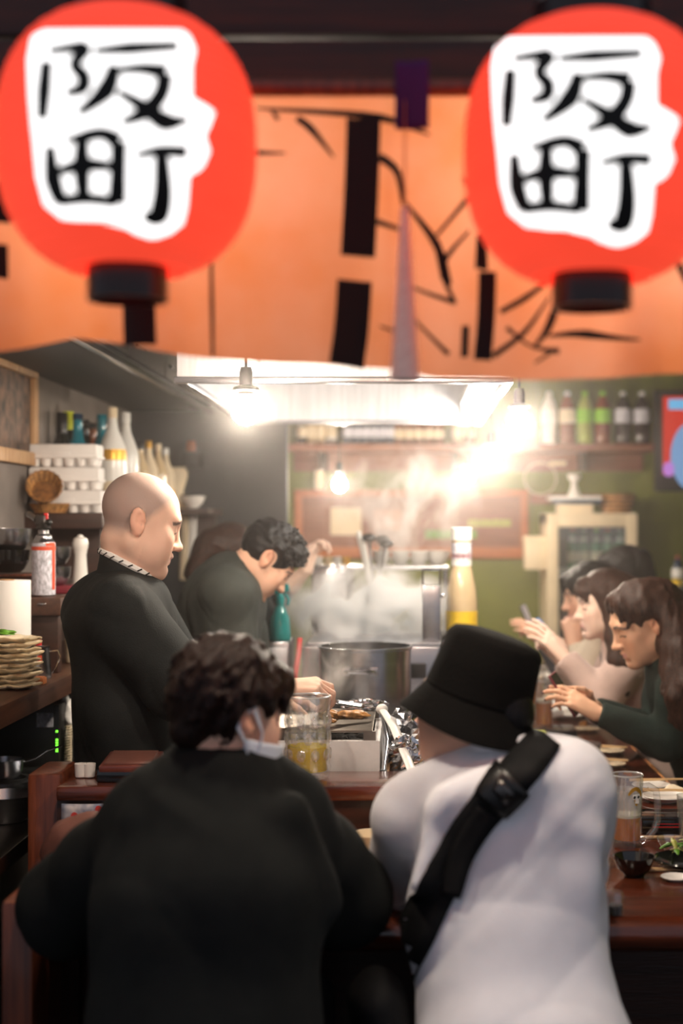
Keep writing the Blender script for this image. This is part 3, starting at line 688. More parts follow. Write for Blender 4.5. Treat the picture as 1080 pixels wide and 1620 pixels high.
# ------------------------------------------------------------------ glass mugs
def make_mug(name, label, loc, h=.166, r=.04, level=.42, beer='beer', rz=0.0, facets=False, handle=True, emblem=False, frost=False, foamh=.006):
    root = thing(name, label, 'mug', loc, rz)
    sq = (lambda a, z: 1 + .035 * math.cos(10*a) * (1 if .02 < z < h - .03 else 0)) if facets else None
    b = .014
    if facets:
        prof = [(0, 0), (r*.9, 0), (r*.98, .006)] + [(r*(.97 + .035*math.sin(i*1.9)), .012 + (h - .03)*i/14) for i in range(15)] + [(r, h - .008), (r, h), (r*.93, h), (r*.92, h - .02), (r*.88, b + .006), (0, b)]
    else:
        prof = [(0, 0), (r*.92, 0), (r*.95, .006), (r*.93, .02), (r*1.0, h*.6), (r*1.06, h - .004), (r*1.04, h), (r*.99, h - .002), (r*.93, h*.6), (r*.86, b + .004), (0, b)]
    MB().lathe(prof, (0, 0, 0), 40, sq=sq).build('glass_wall', 'glass', root, angle=30 if facets else 50)
    MB().tube([(r*(.965 if facets else 1.025)*math.cos(i*math.pi/20), r*(.965 if facets else 1.025)*math.sin(i*math.pi/20), h) for i in range(40)], .0022, 6, closed=True).build('rim', 'frosted', root)
    if facets:
        for k in range(3):
            for i in range(10):
                a = 2*math.pi*(i + .5*(k % 2))/10; q = Vector((math.cos(a)*r*.985, math.sin(a)*r*.985, h*(.3 + .2*k)))
                MB().sphere(q, (.004, .011, h*.075), 10, 8, R=rotm('Z', math.degrees(a))).build('facet', 'facet_glass', root)
    bl = b + (h - b)*level
    ri = r*.87
    MB().lathe([(0, b + .002), (ri*.97, b + .003), (ri*(1 + .08*level), bl), (0, bl)], (0, 0, 0), 32).build('beer', beer, root)
    if foamh: MB().lathe([(0, bl), (ri*(1 + .08*level), bl), (ri*(1 + .1*level), bl + foamh), (0, bl + foamh)], (0, 0, 0), 32).build('foam', 'foam', root)
    if frost: MB().lathe([(r*.9, bl + foamh), (r*.95, h*.62), (r*1.0, h*.8)], (0, 0, 0), 32, caps=False).build('lacing', 'frosted', root)
    if handle:
        hp = [(r*.92, 0, h*.82), (r*1.45, 0, h*.83), (r*1.95, 0, h*.77), (r*2.05, 0, h*.6), (r*2.05, 0, h*.35), (r*1.85, 0, h*.22), (r*1.4, 0, h*.1), (r*.92, 0, h*.07)]
        MB().tube(hp, .0085, 10).build('handle', 'glass', root)
    if emblem:
        e = MB()
        def pe(px, py, off):
            a = -math.pi/2 + px/r; k = r*1.03 + off; return Vector((k*math.cos(a), k*math.sin(a), py))
        ribbon(e, [(-.006, h*.75), (.004, h*.82), (.014, h*.83), (.024, h*.78), (.026, h*.72)], [.004, .008, .009, .008, .004], pe, .001, 6); ribbon(e, [(.012, h*.6), (.013, h*.66), (.01, h*.7)], [.004, .009, .006], pe, .001, 3)
        e.build('gold_emblem', 'gold', root, angle=0)
        e = MB(); ribbon(e, [(.004, h*.72), (.022, h*.73)], .012, pe, .0015, 4); ribbon(e, [(.014, h*.63), (.016, h*.72)], .01, pe, .0012, 3); e.build('white_emblem', 'white_plastic', root, angle=0)
        e = MB(); ribbon(e, [(.006, h*.70), (.009, h*.735)], .005, pe, .002, 3); ribbon(e, [(.016, h*.705), (.019, h*.735)], .005, pe, .002, 3); e.build('dark_emblem', 'ink', root, angle=0)
    return root
p = T(487, 1229, .906)
make_mug('beer_mug', 'large faceted glass mug a third full of yellow beer on the ledge', (p.x, 3.3, .907), .188, .053, .34, 'beer_yellow', 2.6, True, True, False, False, 0)
MB_ = None
p = T(991, 1338); make_mug('beer_mug', 'beer mug with gold emblem and amber beer on the near counter', p, .166, .036, .36, 'beer', .12, False, True, True, True)
p = T(912, 1386); make_mug('beer_mug', 'beer mug half hidden behind the man in white, only its handle showing', p, .175, .036, .25, 'beer', .1)
p = T(860, 1152); make_mug('beer_mug', 'beer mug of amber beer beside the dark wallet', p, .175, .033, .5, 'beer', 2.7, False, True, False, False, .012)
p = T(848, 1118); make_mug('beer_mug', 'beer mug beyond the one by the wallet, next to the black hat', p, .165, .033, .7, 'beer', 2.9)
p = T(1094, 1328)
def tumbler(label, loc, h=.1, r=.036, m='glass', name='tumbler'):
    root = thing(name, label, 'glass', loc)
    MB().lathe([(0, 0), (r*.8, 0), (r*.82, .004), (r, h), (r*.95, h), (r*.77, .012), (0, .01)], (0, 0, 0), 32).build('glass_wall', m, root, angle=50)
    MB().lathe([(0, .012), (r*.76, .0125), (r*.82, h*.35), (0, h*.35)], (0, 0, 0), 28).build('water', 'pane', root)
    return root
tumbler('clear tumbler cut by the right picture edge on the near counter', p, .105, .036)
tumbler('wide clear glass tumbler near the dishes with chopsticks', T(920, 1222), .088, .058)
tumbler('small empty glass on the far counter beside the hands', T(822, 1092), .09, .032)
tumbler('short glass on the far counter near the first phone', T(812, 1075), .09, .03)

# ------------------------------------------------------------------ things on the counter
PLATE = [(0, 0), (.04, 0), (.042, .003), (.07, .012), (.078, .018), (.076, .021), (.066, .016), (.04, .006), (0, .005)]
def sticks(loc, length, rz, label, tilt=0.0, m='chop_wood'):
    root = thing('chopsticks', label, 'chopsticks', loc, rz)
    for k in (-1, 1):
        MB().tube([(-length/2, k*.005, .004), (length/2, k*.004, .004 + tilt)], [.0035, .0022], 8).build('stick', m, root)
    return root
o = bowl('black_lacquer', T(1003, 1386), 'small black lacquer bowl in front of the emblem mug', .78); o.scale = (.95, .95, 1.0)
gp = bowl('bottle_dark', T(1088, 1372), 'dark plate under the green vegetables', 1.0, None, PLATE, 'plate', 'plate')
gl = thing('green_vegetables', 'heap of green vegetables on the dark plate by the picture edge', 'food', T(1080, 1366) + Vector((0, 0, .018)))
for i in range(20):
    a = rnd.uniform(-3, 3); L = rnd.uniform(.03, .055); c = Vector((rnd.uniform(-.03, .05), rnd.uniform(-.02, .03), rnd.uniform(.004, .026)))
    d = Vector((math.cos(a), math.sin(a)*.5, rnd.uniform(-.2, .5))).normalized()
    MB().tube([c - d*L/2, c + Vector((0, 0, .006)), c + d*L/2], [.003, .007, .002], 8, flat=.5).build('leaf', 'leaf_green' if i % 3 else 'leaf_pale', gl)
sticks(T(1060, 1378) + Vector((0, 0, .0)), .12, .05, 'thick wooden chopsticks below the green vegetables')
bowl('glass', T(1062, 1346), 'small clear dish behind the green vegetables', .55, None, BOWL, 'dish', 'dish')
bowl('white_ceramic', T(1068, 1392), 'tiny pale sauce dish in front of the green vegetables', .4, None, PLATE, 'dish', 'dish')
sticks(T(1060, 1327), .2, 0.02, 'pair of chopsticks behind the emblem mug handle')
lb = thing('lacquer_box', 'black lacquer box with red stripes behind the emblem mug', 'box', T(1065, 1313))
MB().box((-.085, -.05, 0), (.085, .05, .034), c=.004).build('box', 'black_lacquer', lb); MB().box((-.06, -.0515, .016), (.03, -.0495, .02)).build('stripe', 'red_lacquer', lb)
MB().box((-.05, -.0515, .024), (.05, -.0495, .0265)).build('stripe', 'red_lacquer', lb); MB().box((-.088, -.053, .034), (.088, .053, .041), c=.003).build('lid', 'black_lacquer', lb)
bowl('white_ceramic', T(1052, 1293) + Vector((0, 0, .042)), 'flat white plate on the black lacquer box', .75, None, PLATE, 'plate', 'plate')
sticks(T(1045, 1291) + Vector((0, 0, .063)), .17, -.06, 'chopsticks laid across the plate on the lacquer box')
bowl('white_ceramic', T(1048, 1268), 'white oblong plate with folded paper behind the lacquer box', .8, None, PLATE, 'plate', 'plate')
np_ = thing('paper_napkin', 'folded cream paper napkin on the white plate', 'napkin', T(1055, 1264) + Vector((0, 0, .017)))
MB().grid(lambda u, v: Vector((-.05 + .1*u, -.03 + .06*v, .006 + .012*math.sin(u*7 + v*3)*v)), 14, 8).build('sheet', 'cream', np_, solid=.001)
bowl('white_ceramic', T(1030, 1248), 'small pale dish with chopsticks near the live edge', .7, None, PLATE, 'dish', 'dish')
sticks(T(1042, 1246) + Vector((0, 0, .019)), .17, .08, 'chopsticks across the pale dish near the live edge')
for (px, py, lab, lab2) in ((966, 1192, 'shallow dish with chopsticks farther from the camera, beside the wide tumbler', 'chopsticks on the farther shallow dish beside the wide tumbler'), (966, 1213, 'shallow dish with chopsticks nearer the camera, beside the wide tumbler', 'chopsticks on the nearer shallow dish beside the wide tumbler')):
    bowl('stoneware', T(px, py), lab, .6, None, PLATE, 'dish', 'dish'); sticks(T(px + 6, py - 2) + Vector((0, 0, .014)), .085, -.35, lab2)
wl = thing('wallet', 'black folding wallet lying flat on the side counter', 'wallet', T(890, 1168))
MB().box((-.052, 0, 0), (.052, .16, .013), c=.004).build('lower_half', 'phone_dark', wl); MB().box((-.051, .002, .014), (.051, .158, .026), c=.004).build('upper_half', 'phone_dark', wl); MB().sphere((0, .12, .027), (.005, .005, .003)).build('clasp', 'chrome', wl)
yp = thing('sticky_pad', 'bright yellow-green pad of notes beside the wallet', 'notepad', T(852, 1168))
MB().box((-.026, 0, 0), (.026, .06, .016), c=.001).build('pad', 'yellow_green', yp); MB().box((-.026, 0, .016), (.026, .06, .0175)).build('top_sheet', 'yellow_green', yp)
bowl('white_ceramic', T(905, 1136), 'white plate with crumpled tissues in front of the green sweater sleeve', 1.0, None, PLATE, 'plate', 'plate')
for i, (px, py, r) in enumerate(((885, 1131, .045), (908, 1127, .035), (878, 1139, .03))):
    blob('tissue', 'paper_white', T(px, py) + Vector((0, 0, .012)), (r, r*.8, r*.55), ['largest crumpled white tissue on the plate by the wallet', 'crumpled white tissue nearest the green sleeve', 'small crumpled tissue at the front of the plate by the beer'][i], 'tissue', 20 + i, .5)
bowl('stoneware', T(928, 1157), 'small brown dish with a scrap beside the wallet', .6, None, PLATE, 'dish', 'dish')
blob('food_scrap', 'meat', T(922, 1153) + Vector((0, 0, .01)), (.014, .012, .012), 'scrap of food on the small brown dish', 'food', 31, .4)
bowl('cream', T(868, 1106), 'shallow cream dish behind the beer mugs', .8, None, PLATE, 'dish', 'dish')
bowl('stoneware', T(882, 1098), 'brown stoneware plate next to the beige sleeve', 1.0, None, PLATE, 'plate', 'plate')
bowl('white_ceramic', T(866, 1076), 'wide white plate farthest along the side counter', 1.4, None, PLATE, 'plate', 'plate')
ty = thing('black_tray', 'round black tray at the far end of the side counter', 'tray', T(862, 1064))
MB().lathe([(0, 0), (.11, 0), (.12, .03), (.115, .03), (.105, .006), (0, .006)], (0, 0, 0), 32).build('tray', 'black_lacquer', ty); MB().lathe([(.12, .03), (.124, .034), (.114, .034)], (0, 0, 0), 32, caps=False).build('rim', 'edge_wood', ty)
sj = thing('soy_jar', 'small glass jar of dark sauce beside the man in white', 'jar', T(972, 1446))
MB().lathe([(0, 0), (.016, 0), (.0175, .004), (.0175, .04), (.015, .044), (.0, .044)], (0, 0, 0), 20).build('jar', 'glass', sj); MB().lathe([(0, .002), (.0155, .003), (.0155, .018), (0, .018)], (0, 0, 0), 20).build('sauce', 'cola', sj)
# dishes between the two men
for k in range(4): bowl('cream', (-.075, 3.06, .746 + k*.014), ('lowest', 'second lowest', 'second highest', 'highest')[k] + ' cream bowl in the stack between the two seated men', .75, 'stacked bowls between the two men')
bowl('stoneware', (-.115, 2.93, .746), 'brown dish in front of the bowls between the two men', .7, None, PLATE, 'dish', 'dish')
blob('food_scrap', 'meat', (-.11, 2.93, .752), (.022, .018, .012), 'brown morsels on the dish between the two men', 'food', 33, .4)
# left part of the ledge
bx = thing('menu_box', 'dark wooden box with reddish lid at the left of the ledge', 'box', (-.64, 3.29, .907))
MB().box((-.068, -.06, 0), (.066, .06, .03), c=.004).build('box', 'black_lacquer', bx); l = MB().box((-.06, -.07, .031), (.066, .06, .046), R=rotm('X', 6), c=.006).build('lid', 'red_brown_lid', bx)
MB().box((-.05, -.06, .0465), (.055, .05, .05), R=rotm('X', 6), c=.002).build('inlay', 'leather', bx)
for i, px in enumerate((128, 141)):
    bowl('white_ceramic', (W(px, 0, 3.3).x, 3.3, .907), ['small white cup beside the wooden post', 'small white cup between the post cup and the dark box'][i], .45, None, CUP, 'cup', 'cup', 18)
fc = thing('floral_cloth', 'floral patterned cloth hanging below the ledge near the post', 'cloth', (-.66, 3.19, .87))
MB().grid(lambda u, v: Vector((-.775 + .27*u, 3.185 - .006*math.sin(u*9), .868 - .12*v)), 24, 10).build('cloth', 'floral', fc, True, solid=.003)
for i in range(7):
    x = -.75 + .028*i + rnd.uniform(0, .01); z = .858 - rnd.uniform(0, .06)
    MB().lathe([(0, 0), (.008, .0005)], (x, 3.176, z), 8, R=rotm('X', 90)).build('flower_print', 'floral_red', fc, True)
lc = blob('leather_cushion', 'leather', (-.68, 3.02, .746), (.1, .06, .085), 'pinkish brown leather cushion below the floral cloth', 'cushion', 40, .08)

# ------------------------------------------------------------------ left wall shelves
ls = thing('wall_shelf', 'dark brown wooden shelf carrying egg cartons on the left wall', 'shelf', (-1.16, 5.5, 1.5))
MB().box((-1.3, 4.82, 1.475), (-1.035, 6.55, 1.528), c=.004).build('board', 'shelf_dark', ls, True)
for y in (5.0, 6.2): MB().box((-1.3, y, 1.30), (-1.08, y + .03, 1.475), c=.003).build('bracket', 'shelf_dark', ls, True)
# egg cartons
def egg_carton(loc, label, rz=0.0):
    root = thing('egg_carton', label, 'carton', loc, rz, 'white egg cartons on the wall shelf')
    mb = MB()
    mb.box((-.12, -.055, .034), (.12, .055, .078), c=.012); lid = mb.build('lid', 'carton', root)
    tr = MB()
    for i in range(6):
        for j in (-1, 1): tr.lathe([(.012, 0), (.016, .002), (.022, .034), (.018, .036)], (-.1 + .04*i, j*.027, 0), 12)
    tr.box((-.122, -.058, .028), (.122, .058, .038), c=.003); tr.build('tray', 'carton', root)
    MB().box((-.03, -.057, .03), (.03, -.054, .05), c=.002).build('clasp', 'carton', lid)
    return root
egg_carton((-1.165, 4.9, 1.529), 'white egg carton at the bottom of the carton stack'); egg_carton((-1.175, 4.905, 1.608), 'white egg carton in the middle of the carton stack', .03); egg_carton((-1.178, 4.9, 1.687), 'white egg carton on top of the carton stack', -.02)
def wicker(loc, r, h, label, rot=(0, 0, 0)):
    root = thing('wicker_basket', label, 'basket', loc); root.rotation_euler = rot
    n = 12
    for k in range(9):
        t = k / 8; rr = r*(.72 + .28*t); mb = MB()
        pts = [(rr*(1 + .03*(1 if (i + k) % 2 else -1))*math.cos(2*math.pi*i/36), rr*(1 + .03*(1 if (i + k) % 2 else -1))*math.sin(2*math.pi*i/36), h*t) for i in range(36)]
        mb.tube(pts, h/15, 6, closed=True); mb.build('strand', 'wicker' if k % 2 else 'wicker_dark', root)
    st = MB()
    for i in range(18):
        a = 2*math.pi*i/18; st.tube([(r*.72*math.cos(a), r*.72*math.sin(a), 0), (r*math.cos(a), r*math.sin(a), h)], .003, 5)
    st.build('stakes', 'wicker_dark', root)
    MB().lathe([(0, 0), (r*.72, 0), (r*.72, .004), (0, .004)], (0, 0, 0), 24).build('base', 'wicker_dark', root)
    return root
wicker((-1.22, 4.78 + .07, 1.53), .068, .03, 'flat round wicker basket lying on the egg shelf')
wicker((-1.228, 4.8, 1.60), .058, .045, 'wicker basket tipped on its side against the egg cartons', (1.05, .5, 0))
# bottles on the shelf
def sb_(px, Y, prof, m, cap, capm, bands, label, sc=1.0, z=1.529, name='bottle'):
    p = W(px, 0, Y); return bottle(name, label, 'bottle', prof, m, (p.x, Y, z), cap, capm, bands, 'bottles on the egg shelf', sc)
sb_(98, 5.12, WINE, 'bottle_dark', (.0165, .24, .302), 'black_plastic', ((.05, .14, 'paper_white', 0),), 'dark bottle behind the cartons, nearest the picture frame', 1.2)
sb_(108, 5.3, WINE, 'bottle_dark', (.0165, .25, .304), 'yellow_green', ((.05, .15, 'gold', 0),), 'dark bottle with lime cap and yellow label', 1.25)
sb_(123, 5.2, WINE, 'bottle_teal', (.016, .285, .304), 'bottle_blue', ((.07, .15, 'purple_cloth', 0),), 'teal bottle with purple label behind the cartons', 1.2)
sb_(134, 5.5, WINE, 'bottle_dark', (.016, .285, .304), 'black_plastic', ((.05, .14, 'cream', 0),), 'slim dark bottle right of the purple-labelled one', 1.2)
sb_(146, 5.6, WINE, 'bottle_amber', (.016, .285, .304), 'black_plastic', ((.05, .14, 'cream', 0),), 'slim amber bottle in the middle of the shelf bottles', 1.18)
sb_(161, 5.45, WINE, 'bottle_teal', (.016, .285, .304), 'bottle_teal', ((.05, .1, 'paper_white', 0),), 'bright teal bottle beside the big white bottle', 1.25)
sb_(178, 5.15, SAKE, 'bottle_frost', (.0185, .36, .4), 'cream', ((.03, .12, 'cream', 0), (.2, .24, 'gold', 0)), 'largest frosted white sake bottle with gold label', .96)
sb_(199, 5.4, SAKE, 'bottle_frost', (.0185, .36, .4), 'white_plastic', ((.03, .15, 'label_print', 0),), 'frosted white sake bottle right of the largest one', .96)
sb_(222, 5.65, WINE, 'bottle_clear', (.017, .27, .304), 'black_plastic', ((.04, .1, 'red', 0), (.11, .16, 'white_plastic', 0)), 'bottle with red and white label above the cook\'s head', .95)
sb_(235, 5.8, SAKE, 'cream', (.0185, .36, .4), 'gold', ((.05, .15, 'white_plastic', 0),), 'cream bottle with gold cap right of the red label', .75)
sb_(250, 5.95, SAKE, 'bottle_clear', (.0185, .36, .4), 'cream', ((.05, .15, 'cream', 0),), 'tall amber clear bottle near the paper bag', .74)
sb_(262, 6.15, SAKE, 'cream', (.0185, .36, .4), 'white_plastic', ((.05, .15, 'gold', 0),), 'last cream bottle on the egg shelf beside the paper bag', .72)
pg = thing('paper_bag', 'pale paper bag at the far end of the egg shelf', 'bag', (W(283, 0, 6.2).x, 6.2, 1.529)); pg.location.x = -1.1; pg.location.y = 6.4
def bagf(lo, hi, m='cream'):
    return MB().grid(lambda u, v: Vector((.085*math.cos(2*math.pi*u)*(1 + .25*v) + .006*math.sin(9*v), .05*math.sin(2*math.pi*u)*(1 - .5*v), .2*v)), 22, 8)
bagf(0, 0).build('bag_body', 'cream', pg, angle=30); MB().box((-.1, -.004, .19), (.1, .004, .215), c=.001).build('folded_top', 'cream', pg)
dp2 = thing('paper_strip_menu', 'long pale paper strips hanging behind the bald cook\'s face', 'paper', W(300, 800, 6.3))
for i, px in enumerate((291, 304)):
    a = W(px - 6, 790 + 6*i, 6.3); b = W(px + 6, 918 - 30*i, 6.3)
    MB().grid(lambda u, v, a=a, b=b: Vector((a.x + (b.x - a.x)*u + .003*math.sin(v*5), 6.3 + .05*0 + .004*math.sin(u*3 + v*4), a.z + (b.z - a.z)*v)), 5, 16).build('strip', 'paper_white' if i else 'cream', dp2, True, solid=.001)
MB().tube([W(286, 790, 6.3), W(286, 784, 6.3), W(316, 784, 6.3), W(316, 790, 6.3)], .004, 6).build('hanger', 'steel', dp2, True)
wb = bowl('white_ceramic', W(307, 806, 6.15), 'white bowl hanging over the paper strips', .9)
wb.location = (W(305, 0, 6.2).x, 6.2, 1.56)
ws = thing('corner_shelf', 'narrow dark shelf below the hanging strips', 'shelf', (-.95, 6.3, 1.5))
MB().box((-1.03, 6.12, 1.53), (-.86, 6.58, 1.556), c=.003).build('board', 'shelf_dark', ws, True); MB().box((-1.03, 6.5, 1.4), (-.88, 6.56, 1.53), c=.003).build('bracket', 'shelf_dark', ws, True)
# picture on left wall
pf = thing('picture_frame', 'wooden framed dark picture on the left wall', 'picture', (-1.295, 4.75, 1.85))
ya, yb, za, zb = 4.35, 4.9, 1.69, 2.035
MB().box((-1.299, ya + .03, za + .03), (-1.288, yb - .03, zb - .03)).build('print', 'picture_print', pf, True)
for a, b in (((ya, za), (yb, za + .045)), ((ya, zb - .045), (yb, zb)), ((ya, za + .045), (ya + .045, zb - .045)), ((yb - .045, za + .045), (yb, zb - .045))):
    MB().box((-1.299, a[0], a[1]), (-1.27, b[0], b[1]), c=.004).build('frame_bar', 'pale_wood', pf, True)

# middle shelf unit
ms = thing('shelf_unit', 'dark wooden middle shelf holding the gas torch and bowls', 'shelf', (-1.15, 4.6, 1.06))
MB().box((-1.3, 4.1, 1.228), (-1.0, 5.6, 1.28), c=.005).build('top_board', 'shelf_wood', ms, True)
MB().box((-1.09, 4.115, 1.061), (-1.012, 4.16, 1.228), c=.003).build('front_panel', 'shelf_dark', ms, True)
MB().box((-1.3, 4.115, 1.061), (-1.27, 5.55, 1.228), c=.003).build('side_panel', 'shelf_dark', ms, True)
MB().sphere((-1.055, 4.098, 1.262), (.014, .003, .003), 10, 6).build('hook', 'chrome', ms, True)
low = thing('long_shelf', 'long wooden lower shelf with stacked plates on the left', 'shelf', (-1.13, 3.9, 1.0))
MB().box((-1.3, 2.7, 1.003), (-.97, 5.7, 1.06), c=.006).build('board', 'shelf_wood', low, True)
for y in (2.9, 4.6): MB().box((-1.3, y, .88), (-1.05, y + .03, 1.003), c=.003).build('bracket', 'shelf_dark', low, True)
# gas torch can
gt = thing('gas_torch', 'white and orange gas canister with torch head on the middle shelf', 'torch', (W(69, 0, 4.17).x, 4.17, 1.281))
MB().lathe([(0, 0), (.032, 0), (.0335, .003), (.0335, .158), (.032, .161), (.028, .163), (.024, .172), (.024, .178), (.016, .182), (.015, .195), (0, .195)], (0, 0, 0), 32).build('canister', 'steel', gt)
MB().lathe([(.0341, .005), (.0341, .155)], (0, 0, 0), 32, caps=False).build('printed_label', 'label_print', gt)
MB().lathe([(.0345, .135), (.0345, .146)], (0, 0, 0), 32, caps=False).build('orange_band', 'orange_print', gt)
def arc_strip(r, a0, a1, z0, z1):
    return MB().grid(lambda u, v: Vector((r*math.cos(a0 + (a1 - a0)*u), r*math.sin(a0 + (a1 - a0)*u), z0 + (z1 - z0)*v)), 8, 3)
arc_strip(.0346, -.55, -.1, .02, .157).build('orange_stripe', 'orange_print', gt); arc_strip(.0347, -1.15, -.2, .147, .158).build('orange_corner', 'orange_print', gt)
MB().lathe([(.02, .195), (.022, .2), (.014, .212), (.012, .225)], (0, 0, 0), 18).build('valve_collar', 'steel_dark', gt)
MB().box((-.024, -.012, .208), (.008, .014, .238), c=.007).build('torch_head', 'steel_dark', gt)
MB().box((.002, -.006, .222), (.013, .006, .244), c=.002).build('igniter', 'red', gt); MB().sphere((.017, -.008, .216), .011, 12, 8).build('knob', 'black_plastic', gt)
MB().tube([(-.02, 0, .224), (-.05, .05, .236), (-.07, .1, .24)], [.009, .008, .01], 10).build('nozzle', 'steel_dark', gt)
SB = [(0, 0), (.03, 0), (.04, .008), (.052, .03), (.055, .06), (.053, .06), (.049, .03), (.036, .012), (0, .006)]
def lb_(px, Y, z, m, label, s=1.0):
    return bowl(m, (W(px, 0, Y).x, Y, z), label, s, None, SB)
for i in range(3):
    w_ = thing('wooden_plate', ['bottom wooden plate in the stack left of the gas torch', 'middle wooden plate in the stack left of the gas torch', 'top wooden plate in the stack left of the gas torch'][i], 'plate', (-1.215, 4.33, 1.281 + .021*i))
    MB().lathe([(0, 0), (.07, 0), (.085, .012), (.084, .019), (.075, .016), (0, .01)], (0, 0, 0), 32).build('plate', 'shelf_wood' if i != 1 else 'post_wood', w_)
    MB().lathe([(.0855, .0125), (.0865, .016), (.0845, .0195)], (0, 0, 0), 32, caps=False).build('rim', 'post_wood', w_)
o = bowl('black_lacquer', (-1.215, 4.33, 1.345), 'black lacquer bowl on the stack of wooden plates', 1.15, None, SB)
o = bowl('steel', (-1.21, 4.33, 1.41), 'shiny dark steel bowl on the black lacquer bowl', 1.15, None, SB)
o = bowl('steel', (-1.09, 4.38, 1.304), 'steel bowl standing lower between the torch and the pepper mill', .95, None, SB)
o = bowl('steel', (-1.09, 4.38, 1.365), 'steel bowl standing upper between the torch and the pepper mill', .95, None, SB)
rb = thing('red_book', 'dark red notebook lying under the steel bowls', 'book', (-1.09, 4.39, 1.281))
MB().box((-.075, -.07, 0), (.075, .07, .022), c=.003).build('cover', 'red_dark', rb); MB().box((-.072, -.066, .004), (.077, .068, .018)).build('pages', 'cream', rb)
pm = thing('pepper_mill', 'white pepper mill on the middle shelf behind the cook', 'mill', (W(127, 0, 4.5).x, 4.5, 1.281))
MB().lathe([(0, 0), (.026, 0), (.028, .006), (.024, .04), (.02, .09), (.019, .115), (.022, .125)], (0, 0, 0), 24).build('body', 'white_ceramic', pm)
MB().lathe([(.02, .125), (.024, .135), (.025, .15), (.021, .165), (.01, .17), (.008, .176), (0, .178)], (0, 0, 0), 24).build('head', 'white_ceramic', pm)
# lower shelf things
kr = thing('paper_roll', 'white roll of kitchen paper standing on the long shelf', 'paper roll', (W(22, 0, 3.92).x - .02, 3.92, 1.061))
MB().lathe([(.022, 0), (.064, 0), (.065, .003), (.065, .274), (.064, .277), (.022, .277), (.022, 0)], (0, 0, 0), 40, caps=False).build('roll', 'paper_white', kr)
MB().lathe([(.0215, .002), (.0215, .28), (.019, .28), (.019, .002)], (0, 0, 0), 24, caps=False).build('core', 'pale_wood', kr)
ORD = ('first', 'second', 'third', 'fourth', 'fifth', 'sixth', 'seventh', 'eighth', 'ninth', 'tenth')
def leafplate(loc, rz, label, group, s=1.0):
    root = thing('shell_plate', label, 'plate', loc, rz, group)
    def f(u, v):
        a = 2*math.pi*u; r = (.062 + .007*math.sin(5*a) + .004*math.sin(9*a + 1))*v*s
        return Vector((r*1.05*math.cos(a), r*.9*math.sin(a), .010*v**3 + .0018*math.sin(7*a)*v))
    MB().grid(f, 40, 7).build('plate', 'stoneware', root, solid=.005)
    rim = [f(i/40, 1.0) for i in range(40)]; MB().tube(rim, .0028, 6, closed=True).build('rim', 'stone_rim', root)
    return root
for i in range(10):
    leafplate((-1.035 + rnd.uniform(-.004, .004), 3.74 + rnd.uniform(-.004, .004), 1.063 + .0135*i), rnd.uniform(0, .5) + 2.1*(i % 2), ORD[i] + ' wavy stoneware plate from the bottom of the stack beside the paper roll', 'stacked wavy plates by the paper roll')
for i in range(9):
    leafplate((-1.125 + rnd.uniform(-.004, .004), 3.62 + rnd.uniform(-.004, .004), 1.063 + .0135*i), rnd.uniform(0, .5) + 2.1*(i % 2), ORD[i] + ' wavy stoneware plate from the bottom of the stack cut by the left picture edge', 'stacked wavy plates at the left edge')
blob('herb_garnish', 'leaf_green', (-1.06, 3.72, 1.2035), (.03, .02, .008), 'green and brown garnish on the top wavy plate', 'garnish', 51, .5)
jg = thing('steel_cup', 'small steel jug with wire handle on the long shelf', 'jug', (W(66, 0, 3.98).x, 3.98, 1.061))
MB().lathe([(0, 0), (.026, 0), (.028, .004), (.021, .085), (.024, .09), (.02, .088), (.024, .008), (0, .006)], (0, 0, 0), 24).build('cup', 'steel', jg)
MB().tube([(.022, 0, .075), (.045, 0, .078), (.052, 0, .06), (.04, 0, .03), (.026, 0, .012)], .002, 6).build('handle', 'chrome', jg)
arc_strip(.0265, -1.8, -1.3, .05, .066).build('sticker', 'orange_print', jg)
bottle('sauce_bottle', 'tiny sauce bottle with red cap beside the steel jug', 'bottle', [(0, 0), (.014, 0), (.015, .004), (.015, .05), (.007, .08), (.007, .095), (0, .095)], 'bottle_clear', (-1.043, 4.02, 1.061), (.0085, .088, .105), 'red')
ob = thing('wood_block', 'small orange wooden block beside the plate stack', 'block', (-.995, 3.84, 1.061)); MB().box((-.016, -.02, 0), (.016, .02, .018), c=.003).build('block', 'board_frame', ob); MB().box((-.012, -.016, .018), (.012, .016, .02), c=.0008).build('cap', 'board_frame', ob)
for i in range(2):
    bowl('stoneware', (-1.03, 4.42, 1.061 + .075*i), ['lower pale cup under the middle shelf', 'upper pale cup under the middle shelf'][i], 1.05, None, CUP, 'cup', 'cup', 20)

# stereo box, bench, pans
st = thing('network_box', 'black box with white sticker and green lights under the long shelf', 'device', (-1.15, 4.2, .757))
MB().box((-1.29, 4.08, .757), (-1.0, 4.4, .975), c=.006).build('case', 'black_plastic', st, True)
MB().box((W(58, 0, 4.078).x, 4.076, W(0, 1150, 4.08).z), (W(84, 0, 4.078).x, 4.08, W(0, 1128, 4.08).z)).build('sticker', 'label_print', st, True)
for py in (1157, 1170.5, 1175, 1179.5, 1184, 1188):
    p = W(90, py, 4.078); MB().box((p.x - .003, 4.076, p.z - .0028), (p.x + .003, 4.08, p.z + .0028)).build('indicator', 'led_green', st, True)
MB().box((W(97, 0, 4.08).x - .02, 4.079, .76), (W(97, 0, 4.08).x - .018, 4.081, .97)).build('seam', 'black_matte', st, True)
ad = thing('adapter_plug', 'small black adapter on top of the black box', 'device', (W(76, 0, 4.15).x, 4.15, .976)); MB().box((-.018, -.02, 0), (.018, .02, .024), c=.003).build('case', 'black_plastic', ad); MB().tube([(0, .02, .012), (.0, .06, .02), (-.04, .1, .01)], .003, 6).build('lead', 'black_plastic', ad)
